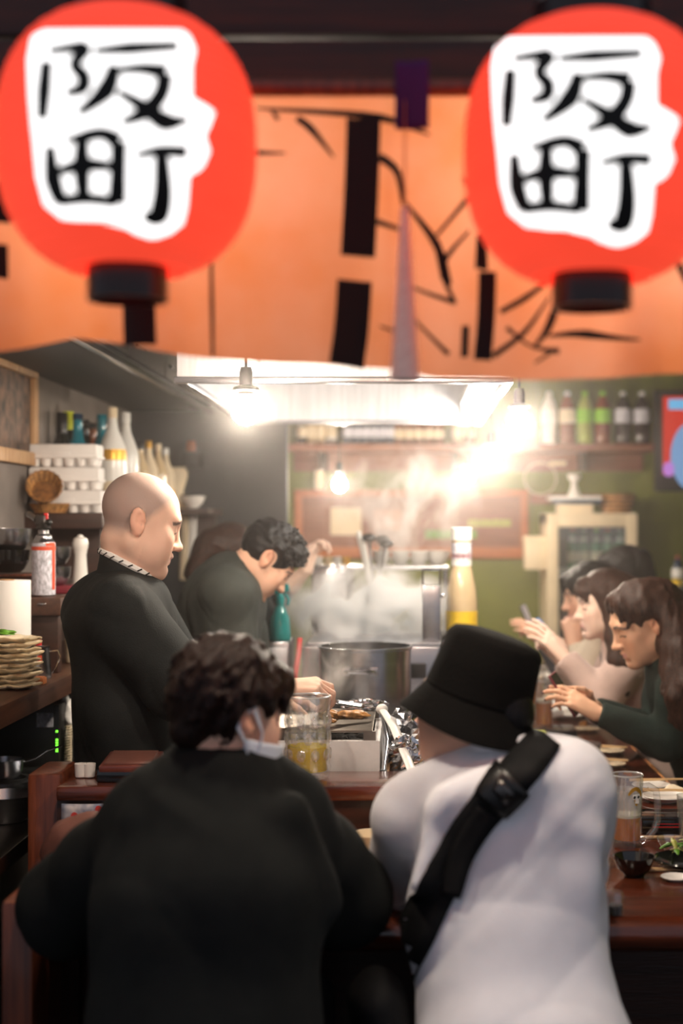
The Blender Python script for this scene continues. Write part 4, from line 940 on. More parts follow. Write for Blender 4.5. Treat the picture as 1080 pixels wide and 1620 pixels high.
cc = thing('coiled_cord', 'pale coiled cord beside the black box', 'cord', (W(108, 0, 4.12).x, 4.12, .757))
MB().tube([(.009*math.cos(i*.8), .009*math.sin(i*.8), .01 + i*.00095) for i in range(150)], .003, 5).build('coil', 'stoneware', cc)
blob('plastic_bag', 'paper_white', (W(106, 0, 4.18).x, 4.18, .93), (.026, .026, .05), 'crumpled white plastic bag beside the black box', 'bag', 60, .5, flatb=False)
bn = thing('steel_bench', 'stainless steel bench along the left wall carrying saucepans', 'bench', (-1.1, 3.6, 0))
MB().box((-1.3, 2.5, .715), (-.9, 5.6, .755), c=.006).build('worktop', 'steel_dark', bn, True)
for y in (2.6, 4.0, 5.5): MB().box((-.95, y, 0), (-.91, y + .04, .715)).build('leg', 'steel_dark', bn, True)
MB().box((-1.3, 2.55, .2), (-.93, 5.55, .225)).build('under_shelf', 'steel_dark', bn, True)
hb = thing('gas_hob', 'flat steel gas hob on the bench', 'hob', (-1.12, 3.88, .756))
MB().box((-1.29, 3.72, .756), (-.95, 4.06, .8), c=.008).build('body', 'steel', hb, True); MB().lathe([(.06, .8), (.06, .806), (.045, .806), (.045, .8)], (-1.08, 3.86, 0), 28, caps=False).build('burner_ring', 'black_matte', hb, True)
def pan(loc, r, h, label, ang, L=.16, flare=.18):
    root = thing('saucepan', label, 'saucepan', loc, ang)
    MB().lathe([(0, 0), (r*(1 - flare), 0), (r*(1 - flare*.8), .004), (r, h - .002), (r*1.04, h), (r*.98, h), (r*(.97 - flare*.8), .006), (0, .005)], (0, 0, 0), 40).build('body', 'steel', root)
    if L: MB().tube([(r*.98, 0, h*.8), (r + .03, 0, h*.95), (r + L*.6, 0, h*1.35), (r + L, 0, h*1.55)], [.006, .005, .0065, .007], 8, flat=.5).build('handle', 'steel', root)
    return root
pan((W(8, 0, 3.85).x, 3.85, .807), .05, .05, 'small saucepan with raised handle on the hob', .35, .1)
pan((W(8, 0, 3.54).x, 3.54, .756), .076, .066, 'wider saucepan on the front of the bench', 2.6, .14, .3)
# ------------------------------------------------------------------ back wall
bs = thing('back_shelf', 'long reddish wooden bottle shelf on the green back wall', 'shelf', (.35, 8.1, 1.9))
MB().box((-.67, 8.0, 1.895), (1.39, 8.3, 1.938), c=.005).build('board', 'board_brown', bs, True)
MB().box((-.66, 8.24, 1.79), (1.36, 8.3, 1.895), c=.004).build('apron', 'board_brown', bs, True)
for x in (-.5, .25, .98): MB().box((x, 8.05, 1.79), (x + .04, 8.24, 1.895), c=.003).build('bracket', 'shelf_dark', bs, True)
G = 'small bottles on the back shelf'
blue = 'dark blue bottle in the row under the hood edge'
amb = 'amber jar with pale label in the row right of the blue bottles'
for i in range(6): bottle('bottle', ORD[i] + ' from the left of the dark blue bottles under the hood edge', 'bottle', BEER, 'bottle_blue', (W(549 + 13.5*i, 0, 8.12).x, 8.12, 1.939), (.015, .22, .237), 'white_plastic', ((.05, .11, 'label_print', 0),), 'dark blue bottles on the back shelf', .85)
for i in range(5): bottle('bottle', ORD[i] + ' from the left of the amber jars on the back shelf', 'bottle', BEER, 'bottle_amber', (W(631 + 16*i, 0, 8.12).x, 8.12, 1.939), (.015, .22, .237), 'gold', ((.04, .1, 'cream', 0),), 'amber jars on the back shelf', .85)
for i, (px, m, c, lab) in enumerate(((478, 'bottle_dark', 'cream', 'dark bottle at the left end of the back shelf'), (492, 'bottle_clear', 'white_plastic', 'pale bottle second from the left on the back shelf'), (506, 'bottle_clear', 'gold', 'tall golden bottle on the left of the back shelf'), (524, 'bottle_frost', 'white_plastic', 'white bottle just left of the dark blue bottles'), (724, 'bottle_clear', 'white_plastic', 'cream carton-like bottle right of the amber jars'), (742, 'bottle_amber', 'white_plastic', 'amber bottle below the bright end of the hood'))):
    bottle('bottle', lab, 'bottle', WINE, m, (W(px, 0, 8.14).x, 8.14, 1.939), (.016, .28, .304), c, ((.05, .12, 'cream', 0),), G, .85)
pets = [(868, 'bottle_frost', 'white_plastic', 'paper_white', 'pale plastic bottle nearest the bright bulb on the back shelf'), (897, 'bottle_amber', 'white_plastic', 'cream', 'plastic bottle of brown tea with cream label'), (925, 'tea_green', 'lime_label', 'lime_label', 'green tea bottle with lime label left of its twin'), (953, 'bottle_amber', 'lime_label', 'lime_label', 'tea bottle with lime label right of the green tea'), (985, 'cola', 'white_plastic', 'label_print', 'dark cola bottle next to the lime-labelled tea'), (1015, 'cola', 'white_plastic', 'label_print', 'dark cola bottle nearest the television')]
for px, m, c, b, lab in pets:
    bottle('plastic_bottle', lab, 'bottle', PET, m, (W(px, 0, 8.1).x, 8.1, 1.939), (.0165, .272, .3), c, ((.12, .2, b, 0),), 'large plastic bottles on the back shelf')
orn = thing('hanging_ornament', 'cream wooden cup ornament hanging under the left of the back shelf', 'ornament', (W(505, 0, 8.1).x, 8.1, 1.79)); MB().lathe([(0, -.11), (.025, -.11), (.03, -.06), (.026, -.02), (.03, 0), (0, 0)], (0, 0, 0), 18).build('cup', 'cream', orn); MB().tube([(0, 0, 0), (0, 0, .1)], .003, 6).build('string', 'cream', orn)
nb = thing('wall_board', 'large brown notice board with orange wooden frame on the back wall', 'board', (.02, 8.28, 1.48))
MB().box((-.63, 8.28, 1.31), (.67, 8.299, 1.66)).build('panel', 'board_brown', nb, True)
for a, b in (((-.66, 1.645), (.7, 1.685)), ((-.66, 1.285), (.7, 1.35)), ((-.66, 1.35), (-.615, 1.645)), ((.655, 1.35), (.7, 1.645))): MB().box((a[0], 8.262, a[1]), (b[0], 8.299, b[1]), c=.004).build('frame_bar', 'board_frame', nb, True)
for i, (x0, z0, w_, h_, m) in enumerate(((-.45, 1.42, .18, .16, 'cream'), (.1, 1.4, .3, .05, 'leaf_green'), (.35, 1.47, .25, .04, 'leaf_pale'), (-.2, 1.45, .16, .12, 'board_frame'))): MB().box((x0, 8.276, z0), (x0 + w_, 8.281, z0 + h_)).build('pinned_sheet', m, nb, True)
rl = thing('wall_rail', 'reddish wooden rail along the back wall beside the board', 'rail', (1.0, 8.28, 1.64)); MB().box((.71, 8.27, 1.6), (1.3, 8.299, 1.66), c=.004).build('rail', 'board_brown', rl, True)
for x in (.8, 1.0, 1.2): MB().tube([(x, 8.27, 1.625), (x, 8.245, 1.625)], .006, 8).build('peg', 'board_brown', rl, True)
hp_ = thing('wire_hoop', 'thin pale hoop hanging below the back shelf', 'hoop', W(855, 755, 8.2))
c = W(855, 757, 8.2); MB().tube([(c.x + .092*math.cos(i*math.pi/24), 8.22, c.z + .092*math.sin(i*math.pi/24)) for i in range(48)], .005, 6, closed=True).build('hoop', 'cream', hp_, True); MB().box((c.x + .05, 8.21, c.z + .075), (c.x + .15, 8.225, c.z + .1), c=.003).build('tag', 'cream', hp_, True)
MB().tube([(c.x, 8.22, c.z + .092), (c.x, 8.22, 1.8)], .0015, 5).build('string', 'cream', hp_, True)

# showcase fridge
FY = 7.8; fx0, fx1, ft = .765, 1.258, 1.545
fr = thing('showcase_fridge', 'cream showcase fridge with glass door standing at the back wall', 'fridge', ((fx0 + fx1)/2, 8, 0))
MB().box((fx0, FY + .03, 0), (fx0 + .03, 8.28, ft), c=.004).build('side', 'cream', fr, True); MB().box((fx1 - .03, FY + .03, 0), (fx1, 8.28, ft), c=.004).build('side', 'cream', fr, True)
MB().box((fx0, FY + .03, ft - .06), (fx1, 8.28, ft), c=.006).build('top', 'cream', fr, True); MB().box((fx0 + .03, 8.24, 0), (fx1 - .03, 8.28, ft - .06)).build('back', 'cabinet_grey', fr, True); MB().box((fx0, FY + .03, 0), (fx1, 8.28, .3)).build('base', 'cream', fr, True)
for z in (.7, 1.22): MB().box((fx0 + .03, FY + .05, z), (fx1 - .03, 8.24, z + .015)).build('shelf', 'white_plastic', fr, True)
dr = bpy.data.objects.new('door', None); COL.objects.link(dr); dr.parent = fr; dr.matrix_parent_inverse = Matrix.Translation(fr.location).inverted()
for a, b in (((fx0, .3), (fx0 + .06, ft)), ((fx1 - .06, .3), (fx1, ft)), ((fx0 + .06, ft - .075), (fx1 - .06, ft)), ((fx0 + .06, .3), (fx1 - .06, .36))): MB().box((a[0], FY, a[1]), (b[0], FY + .03, b[1]), c=.004).build('door_bar', 'cream', dr, True)
MB().box((fx0 + .055, FY + .012, .36), (fx1 - .055, FY + .018, ft - .075)).build('pane', 'pane', dr, True)
for i, (px, cm) in enumerate(((905, 'red'), (922, 'white_plastic'), (942, 'lime_label'), (960, 'red'), (979, 'white_plastic'))):
    bottle('beer_bottle', ['green bottle with red cap at the left in the fridge', 'green bottle with white cap second in the fridge', 'green bottle with lime cap in the middle of the fridge', 'green bottle with red cap fourth in the fridge', 'green bottle with white cap at the right in the fridge'][i], 'bottle', BEER, 'bottle_green', (W(px, 0, 8.0).x, 7.98, 1.236), (.0145, .215, .238), cm, ((.04, .1, 'cream', 0), (.16, .19, 'paper_white', 0)), 'green bottles in the fridge', .95)
for i, px in enumerate((902, 925, 950, 976)):
    bottle('beer_bottle', ['amber bottle first from the left on the lower fridge shelf', 'amber bottle second on the lower fridge shelf', 'amber bottle third on the lower fridge shelf', 'amber bottle last on the lower fridge shelf'][i], 'bottle', BEER, 'bottle_amber', (W(px, 0, 8.0).x, 8.0, .716), (.0145, .215, .238), 'gold', ((.04, .1, 'cream', 0),), 'bottles on the lower fridge shelf')
yb_ = thing('flat_box', 'pale yellow carton on top of the fridge', 'box', (W(908, 0, 7.95).x, 7.95, ft + .001)); MB().box((-.095, -.08, 0), (.095, .08, .048), c=.003).build('box', 'cream', yb_); MB().box((-.097, -.082, .036), (.097, .082, .05), c=.002).build('lid', 'cream', yb_)
tb = thing('tray_box', 'blue and white tray box on the yellow carton', 'box', (W(908, 0, 7.95).x, 7.95, ft + .052)); MB().box((-.13, -.1, 0), (.14, .1, .024), c=.003).build('base', 'bottle_blue', tb); MB().box((-.145, -.11, .024), (.14, .1, .042), c=.004).build('lid', 'white_plastic', tb)
fg = thing('white_pedestal', 'white pedestal cup standing on the tray box', 'ornament', (W(908, 0, 7.95).x, 7.95, ft + .095)); MB().lathe([(0, 0), (.036, 0), (.036, .012), (.026, .03), (.018, .06), (.016, .08)], (0, 0, 0), 20).build('foot', 'white_ceramic', fg); MB().lathe([(.016, .08), (.034, .1), (.038, .125), (.033, .125), (.02, .1), (0, .095)], (0, 0, 0), 20).build('cup', 'white_ceramic', fg)
wicker((W(975, 0, 7.95).x, 7.95, ft + .002), .1, .1, 'brown wicker basket on top of the fridge')
bb = thing('wall_box', 'beige box hung on the side of the fridge', 'box', (W(845, 0, 7.85).x, 7.88, 1.3)); x = W(845, 0, 7.88).x
MB().box((x - .055, 7.83, 1.235), (fx0 - .001, 7.97, 1.415), c=.006).build('body', 'cream', bb, True); MB().box((x - .057, 7.826, 1.38), (fx0 - .001, 7.974, 1.42), c=.004).build('lid', 'cream', bb, True)
# television
tv = thing('television', 'black wall television showing a figure on red at the right edge', 'television', (1.62, 7.6, 1.9)); tx0, tx1, tz0, tz1, ty_ = 1.325, 2.25, 1.66, 2.205, 7.62
MB().box((tx0, ty_, tz0), (tx1, ty_ + .06, tz1), c=.008).build('casing', 'black_plastic', tv, True)
emit('screen_red', (214, 52, 34), .75); emit('screen_blue', (130, 170, 214), .7); emit('screen_dark', (50, 34, 44), .5); emit('screen_sky', (110, 190, 235), .75); emit('screen_skin', (214, 150, 120), .7); emit('screen_lilac', (200, 130, 220), .75)
sx0, sx1, sz0, sz1 = tx0 + .04, tx1 - .04, tz0 + .09, tz1 - .035
scr = MB().box((sx0, ty_ - .002, sz0), (sx1, ty_ - .0005, sz1)).build('screen', 'screen_red', tv, True)
MB().box((sx0 + .03, ty_ - .004, sz1 - .07), (sx0 + .5, ty_ - .002, sz1 - .015)).build('caption_bar', 'screen_sky', scr, True)
def disc(cx, cz, rx, rz, m, nm, off):
    mb = MB(); mb.add([(cx + rx*math.cos(i*math.pi/14), ty_ - off, cz + rz*math.sin(i*math.pi/14)) for i in range(28)], [tuple(range(28))]); mb.build(nm, m, scr, True, angle=0)
disc(sx0 + .17, sz0 + .1, .13, .19, 'screen_blue', 'figure_body', .003); disc(sx0 + .2, sz0 + .33, .055, .075, 'screen_skin', 'figure_face', .0035); disc(sx0 + .2, sz0 + .37, .06, .05, 'screen_dark', 'figure_hair', .004); disc(sx0 + .03, sz0 + .03, .03, .04, 'screen_lilac', 'corner_mark', .0045)
MB().box((tx0 + .3, ty_ + .06, 1.8), (tx0 + .6, 8.298, 2.1)).build('bracket', 'black_matte', tv, True)
# side table with bottles at right edge
stb = thing('side_cabinet', 'dark cabinet by the back wall at the right edge', 'cabinet', (1.9, 7.9, 0)); MB().box((1.36, 7.6, 0), (2.4, 8.29, 1.06), c=.008).build('body', 'shelf_dark', stb, True); MB().box((1.34, 7.58, 1.06), (2.42, 8.29, 1.1), c=.006).build('top', 'shelf_dark', stb, True)
bottle('bottle', 'blue and yellow labelled bottle on the dark cabinet at right', 'bottle', PET, 'bottle_blue', (W(1072, 0, 7.75).x, 7.75, 1.101), (.0165, .27, .292), 'red', ((.07, .12, 'yellow', 0), (.13, .2, 'white_plastic', 0)), None, .72)
jr = thing('glass_jar', 'clear jar at the right picture edge on the dark cabinet', 'jar', (W(1085, 0, 7.7).x, 7.7, 1.101)); MB().lathe([(0, 0), (.03, 0), (.032, .01), (.032, .08), (.026, .09), (0, .09)], (0, 0, 0), 20).build('jar', 'pane', jr); MB().lathe([(.028, .09), (.028, .105), (0, .105)], (0, 0, 0), 20).build('lid', 'chrome', jr)
# poster on partition behind the cooks and wall speaker
po = thing('poster', 'pink and white poster low on the dark partition', 'poster', W(352, 880, 6.59)); a = W(322, 842, 6.59); b = W(385, 925, 6.59)
MB().box((a.x, 6.592, b.z), (b.x, 6.598, a.z)).build('sheet', 'paper_white', po, True); MB().box((a.x + .02, 6.59, b.z + .02), (b.x - .02, 6.592, a.z - .04)).build('print', 'red_dark', po, True)
spk = thing('wall_speaker', 'small dark wall lamp with amber top on the partition', 'lamp', W(302, 720, 6.55)); a = W(302, 722, 6.5); MB().box((a.x - .04, 6.46, a.z - .05), (a.x + .04, 6.598, a.z + .02), c=.01).build('case', 'black_matte', spk, True); MB().lathe([(.022, 0), (.026, .02), (.02, .05), (0, .055)], (a.x, 6.5, a.z + .02), 16).build('cap', 'bottle_amber', spk, True)
# ------------------------------------------------------------------ people: smooth-union volumes turned into one continuous surface
def V(*a): return np.array(a, dtype=np.float64)
def unit(v): v = np.asarray(v, float); return v / (np.linalg.norm(v) + 1e-12)
def Wn(px, py, Y): p = W(px, py, Y); return V(p.x, p.y, p.z)
class SDF:
    def __init__(s, lo, hi, h):
        s.lo = np.asarray(lo, float); s.h = h
        s.n = np.ceil((np.asarray(hi, float) - s.lo) / h).astype(int) + 1
        s.F = np.full(s.n, .5, np.float32)
        s.ax = [(s.lo[i] + h * np.arange(s.n[i])).astype(np.float32) for i in range(3)]
    def _sub(s, lo, hi, m):
        i0 = np.clip(np.floor((lo - m - s.lo) / s.h).astype(int), 0, s.n); i1 = np.clip(np.ceil((hi + m - s.lo) / s.h).astype(int) + 1, 0, s.n)
        if np.any(i1 <= i0): return None
        sl = tuple(slice(a, b) for a, b in zip(i0, i1))
        X = s.ax[0][sl[0]][:, None, None]; Y = s.ax[1][sl[1]][None, :, None]; Z = s.ax[2][sl[2]][None, None, :]
        return sl, X, Y, Z
    def _mix(s, sl, d, k, mode):
        f = s.F[sl]
        if mode == 'add':
            hh = np.maximum(k - np.abs(f - d), 0) / k; s.F[sl] = np.minimum(f, d) - hh * hh * k * .25
        elif mode == 'cut':
            d = -d; hh = np.maximum(k - np.abs(f - d), 0) / k; s.F[sl] = np.maximum(f, d) + hh * hh * k * .25
    def cone(s, a, b, ra, rb, k=.01, mode='add'):
        a = np.asarray(a, float); b = np.asarray(b, float); r = max(ra, rb)
        q = s._sub(np.minimum(a, b) - r, np.maximum(a, b) + r, k + 3 * s.h)
        if q is None: return s
        sl, X, Y, Z = q; ba = b - a; L = float(ba @ ba) + 1e-12
        x, y, z = X - a[0], Y - a[1], Z - a[2]
        t = np.clip((x * ba[0] + y * ba[1] + z * ba[2]) / L, 0, 1)
        d = np.sqrt((x - t * ba[0]) ** 2 + (y - t * ba[1]) ** 2 + (z - t * ba[2]) ** 2) - (ra + (rb - ra) * t)
        s._mix(sl, d, k, mode); return s
    def path(s, pts, rs, k=.01, mode='add'):
        for i in range(len(pts) - 1): s.cone(pts[i], pts[i+1], rs[i], rs[i+1], k, mode)
        return s
    def econe(s, a, b, ra, rb, side, k=.02):
        """tapered body of elliptical section; ra, rb = (half width along side, half depth)"""
        a = np.asarray(a, float); b = np.asarray(b, float); ax = unit(b - a); L = np.linalg.norm(b - a)
        sd = np.asarray(side, float); sd = unit(sd - ax * (sd @ ax)); dp = np.cross(ax, sd)
        r = max(*ra, *rb); q = s._sub(np.minimum(a, b) - r, np.maximum(a, b) + r, k + 3 * s.h)
        if q is None: return s
        sl, X, Y, Z = q; x, y, z = X - a[0], Y - a[1], Z - a[2]
        ta = x * ax[0] + y * ax[1] + z * ax[2]; t = np.clip(ta / L, 0, 1); ex = ta - t * L
        u = x * sd[0] + y * sd[1] + z * sd[2]; w = x * dp[0] + y * dp[1] + z * dp[2]
        rx = ra[0] + (rb[0] - ra[0]) * t; ry = ra[1] + (rb[1] - ra[1]) * t; rm = np.minimum(rx, ry)
        k0 = np.sqrt((u / rx) ** 2 + (w / ry) ** 2 + (ex / rm) ** 2); k1 = np.sqrt((u / rx ** 2) ** 2 + (w / ry ** 2) ** 2 + (ex / rm ** 2) ** 2) + 1e-9
        s._mix(sl, k0 * (k0 - 1) / k1, k, 'add'); return s
    def ell(s, c, r, R=None, k=.01, mode='add'):
        c = np.asarray(c, float); r = np.asarray(r, float); m = r.max()
        q = s._sub(c - m, c + m, k + 3 * s.h)
        if q is None: return s
        sl, X, Y, Z = q; x, y, z = X - c[0], Y - c[1], Z - c[2]
        if R is None: R = np.eye(3)
        p = [x * R[0, i] + y * R[1, i] + z * R[2, i] for i in range(3)]
        k0 = np.sqrt(sum((p[i] / r[i]) ** 2 for i in range(3))); k1 = np.sqrt(sum((p[i] / r[i] ** 2) ** 2 for i in range(3))) + 1e-9
        s._mix(sl, k0 * (k0 - 1) / k1, k, mode); return s
    def plane(s, o, n, lo=None, hi=None):
        """remove what lies on the side n points to, inside an optional box"""
        o = np.asarray(o, float); n = unit(n)
        lo = s.lo if lo is None else np.asarray(lo, float); hi = s.lo + s.h * s.n if hi is None else np.asarray(hi, float)
        q = s._sub(lo, hi, 0)
        if q is None: return s
        sl, X, Y, Z = q; s.F[sl] = np.maximum(s.F[sl], ((X - o[0]) * n[0] + (Y - o[1]) * n[1] + (Z - o[2]) * n[2]).astype(np.float32)); return s
    def ripple(s, amp, freq, seed, aniso=(1, 1, 1), n=5, ridge=False):
        rr = np.random.RandomState(seed); X = s.ax[0][:, None, None]; Y = s.ax[1][None, :, None]; Z = s.ax[2][None, None, :]
        m = np.abs(s.F) < amp * 4 + s.h * 3
        idx = np.nonzero(m); x = s.ax[0][idx[0]]; y = s.ax[1][idx[1]]; z = s.ax[2][idx[2]]; t = np.zeros_like(x)
        wx = .03 * np.sin(x * freq * .3 + 1) ; 
        for i in range(n):
            d = rr.normal(size=3) * np.array(aniso); d /= np.linalg.norm(d); f = freq * rr.uniform(.6, 1.7)
            q = np.sin((x * d[0] + y * d[1] + z * d[2] + wx) * f + rr.uniform(0, 6.28) + 1.3 * np.sin((x + y - z) * f * .35 + i)); t += (1 - 2 * np.sqrt(np.abs(q) + .01)) if ridge else q
        s.F[idx] += amp * t / n * 1.6; return s
    def mesh(s):
        F = s.F; I = F < 0; n = s.n
        c = np.zeros(n - 1, np.uint8)
        for i in (0, 1):
            for j in (0, 1):
                for k in (0, 1): c += I[i:n[0]-1+i, j:n[1]-1+j, k:n[2]-1+k]
        act = (c > 0) & (c < 8); idx = np.argwhere(act); vid = np.full(n - 1, -1, np.int64); vid[act] = np.arange(len(idx))
        P = np.zeros((len(idx), 3)); N = np.zeros(len(idx)); cor = [(i, j, k) for i in (0, 1) for j in (0, 1) for k in (0, 1)]
        vals = [F[idx[:, 0]+i, idx[:, 1]+j, idx[:, 2]+k].astype(np.float64) for i, j, k in cor]
        for a in range(8):
            for b in range(a + 1, 8):
                A, B = cor[a], cor[b]
                if sum(abs(p - q) for p, q in zip(A, B)) != 1: continue
                fa, fb = vals[a], vals[b]; m = (fa < 0) != (fb < 0); t = np.where(m, fa / np.where(fa == fb, 1, fa - fb), 0)
                for ax in range(3): P[:, ax] += np.where(m, A[ax] + t * (B[ax] - A[ax]), 0)
                N += m
        P = s.lo + (idx + P / N[:, None]) * s.h
        Q = []
        for ax in range(3):
            o1, o2 = (ax + 1) % 3, (ax + 2) % 3
            sa = [slice(None)] * 3; sb = [slice(None)] * 3; sa[ax] = slice(0, -1); sb[ax] = slice(1, None)
            ia, ib = I[tuple(sa)], I[tuple(sb)]; e = np.argwhere(ia != ib)
            e = e[(e[:, o1] > 0) & (e[:, o2] > 0) & (e[:, o1] < n[o1]-1) & (e[:, o2] < n[o2]-1)]
            fl = ia[e[:, 0], e[:, 1], e[:, 2]]
            def cell(d1, d2):
                q = e.copy(); q[:, o1] -= d1; q[:, o2] -= d2; return vid[q[:, 0], q[:, 1], q[:, 2]]
            q = np.stack([cell(1, 1), cell(0, 1), cell(0, 0), cell(1, 0)], 1); q[~fl] = q[~fl][:, ::-1]; Q.append(q)
        return P, np.concatenate(Q)
    def build(s, name, m, parent=None, color=None, kind=None):
        P, Q = s.mesh()
        me = bpy.data.meshes.new(name); me.vertices.add(len(P)); me.vertices.foreach_set('co', P.astype(np.float32).ravel())
        me.loops.add(Q.size); me.loops.foreach_set('vertex_index', Q.ravel().astype(np.int32))
        me.polygons.add(len(Q)); me.polygons.foreach_set('loop_start', np.arange(0, Q.size, 4, dtype=np.int32)); me.polygons.foreach_set('use_smooth', np.ones(len(Q), bool))
        me.update(); me.validate()
        if color is not None:
            C = color(P).astype(np.float32); at = me.color_attributes.new('Col', 'FLOAT_COLOR', 'POINT'); at.data.foreach_set('color', np.concatenate([C, np.ones((len(C), 1), np.float32)], 1).ravel())
        me.materials.append(M[m]); o = bpy.data.objects.new(name, me); COL.objects.link(o)
        if parent is not None: o.parent = parent
        if kind: o['kind'] = kind
        return o

def frame(yaw, pitch, roll=0.0):
    """head axes: yaw turns the face from +Y towards +X, pitch bows it down, roll tips it; columns = right, forward, up"""
    y, p, r = map(math.radians, (yaw, pitch, roll))
    f = V(math.sin(y) * math.cos(p), math.cos(y) * math.cos(p), -math.sin(p)); rt = V(math.cos(y), -math.sin(y), 0); up = np.cross(rt, f)
    rt2 = rt * math.cos(r) + up * math.sin(r); up2 = np.cross(rt2, f)
    return np.stack([rt2, f, up2], 1)
class Head:
    def __init__(s, c, R, sc=1.0): s.c = np.asarray(c, float); s.R = R; s.s = sc
    def p(s, x, y, z): return s.c + s.R @ (V(x, y, z) * s.s)
    def loc(s, P): return ((P - s.c) @ s.R) / s.s
def add_head(S, H, nose=1.0, jaw=1.0, full=0.0, ears=True):
    r = H.s; R = H.R; p = H.p
    e = lambda c, q, k=.02, m='add': S.ell(p(*c), V(*q) * r, R, k * r, m)
    c = lambda a, b, ra, rb, k=.015, m='add': S.cone(p(*a), p(*b), ra * r, rb * r, k * r, m)
    e((0, -.008, .036), (.0755, .086, .082))
    e((0, .026, .03), (.066, .064, .068), .03)                                   # forehead
    e((0, .034, -.03), (.059 + .006*full, .058, .07), .03)                       # middle face
    e((0, .04, -.068), (.05*jaw + .005*full, .05, .042), .03)                     # lower face
    for x in (-1, 1):
        c((x*.052, -.004, -.05), (x*.02, .072, -.093), .02 + .004*full, .017, .03)   # jaw line
        e((x*.044, .066, -.02), (.022 + .004*full, .02, .02 + .004*full), .025)        # cheekbone
        e((x*.034, .06, -.052), (.024 + .006*full, .024, .028), .03)
    e((0, .08, -.098), (.022, .017, .016), .025)                                 # chin
    c((-.036, .083, .026), (.036, .083, .026), .011, .011, .025)                   # brow
    for x in (-1, 1): e((x*.033, .1035, .004), (.019, .015, .0115), .018, 'cut')       # eye socket
    for x in (-1, 1): e((x*.032, .0795, .003), (.0155, .0135, .0115), .006)             # lid over the eye
    c((0, .088, .014), (0, .1 + .011*nose, -.026), .0075, .0095, .016)              # bridge
    e((0, .102 + .013*nose, -.031), (.0115, .011, .0095), .01)                     # tip
    for x in (-1, 1): e((x*.0125, .1 + .003*nose, -.034), (.007, .009, .007), .008)
    for x in (-1, 1): e((x*.006, .106 + .006*nose, -.0415), (.0032, .0045, .0025), .003, 'cut')
    c((-.017, .09, -.0605), (0, .099, -.0565), .005, .0068, .008); c((.017, .09, -.0605), (0, .099, -.0565), .005, .0068, .008)
    c((-.014, .09, -.0705), (.014, .09, -.0705), .0062, .0062, .01); e((0, .096, -.0705), (.011, .007, .006), .008)
    c((-.021, .093, -.0642), (0, .106, -.0634), .0014, .0018, .004, 'cut'); c((.021, .093, -.0642), (0, .106, -.0634), .0014, .0018, .004, 'cut')
    e((0, .092, -.0835), (.02, .006, .006), .012, 'cut')
    if ears:
        for x in (-1, 1):
            Re = R @ np.array(Euler((math.radians(9), 0, math.radians(-x*16))).to_matrix())
            S.ell(p(x*.077, -.008, -.004), V(.008, .019, .032) * r, Re, .006 * r)
            S.ell(p(x*.083, -.013, .004), V(.0065, .0165, .0275) * r, Re, .006 * r)
            S.ell(p(x*.091, -.007, .004), V(.0085, .0095, .018) * r, Re, .004 * r, 'cut'); S.ell(p(x*.085, .002, -.004), V(.006, .005, .009) * r, Re, .003 * r, 'cut')
            S.ell(p(x*.081, -.002, -.026), V(.0055, .0075, .008) * r, Re, .006 * r)
def skin_color(H, base, brow=(.16, .11, .1), lips=(.72, .36, .33), scalp=None, hands=None, nail=None, brow_on=True, stub=.0):
    base = V(*base)
    def f(P):
        C = np.tile(base, (len(P), 1)); L = H.loc(P)
        def mixc(w, col):
            nonlocal C; w = np.clip(w, 0, 1)[:, None]; C = C * (1 - w) + V(*col) * w
        x, y, z = L[:, 0], L[:, 1], L[:, 2]; hd = (np.abs(z) < .16) & (np.abs(x) < .1) & (np.abs(y) < .14)
        # cheeks, ears and nose ruddier
        mixc(hd * .3 * np.exp(-(((np.abs(x) - .045) / .025) ** 2 + ((z + .03) / .025) ** 2)) * (y > .03), base * V(1.02, .72, .66))
        mixc(hd * .45 * (np.abs(x) > .0795) * (np.abs(y + .01) < .028) * (np.abs(z) < .045), base * V(1.02, .70, .62))
        if scalp is not None:
            line = z - (.075 - .07 * np.clip((.075 - y) / .06, 0, 1) - .055 * np.clip((.02 - y) / .05, 0, 1))
            mixc(hd * np.clip(line / .028, 0, 1) * .75 * ((np.abs(x) < .0805) | (z > .045) | (y > .02) | (y < -.04)), scalp)
        if brow_on:
            ax = np.abs(x); bz = .0265 + .004 * np.clip((ax - .012) / .02, 0, 1) - .012 * np.clip((ax - .04) / .015, 0, 1)
            mixc(hd * (y > .045) * (ax > .01) * (ax < .056) * np.clip((.0048 - np.abs(z - bz)) / .002, 0, 1), brow)
            lz = -.0005 - .003 * ((ax - .032) / .014) ** 2
            mixc(hd * (y > .06) * (np.abs(ax - .033) < .017) * np.clip((.0021 - np.abs(z - lz)) / .001, 0, 1), (.05, .035, .035))
        mixc(hd * (y > .08) * np.clip((.0085 - np.abs(z + .064)) / .003, 0, 1) * np.clip((.021 - np.abs(x)) / .005, 0, 1) * .8, lips)
        if stub: mixc(hd * stub * (y > .02) * np.clip((-.045 - z) / .02, 0, 1), base * V(.72, .68, .68))
        if nail is not None:
            for q, col in nail: mixc((np.linalg.norm(P - q, axis=1) < .0075) * 1.0, col)
        return C
    return f
FL = [(.043, .025, .021), (.048, .029, .022), (.044, .026, .021), (.034, .020, .018)]
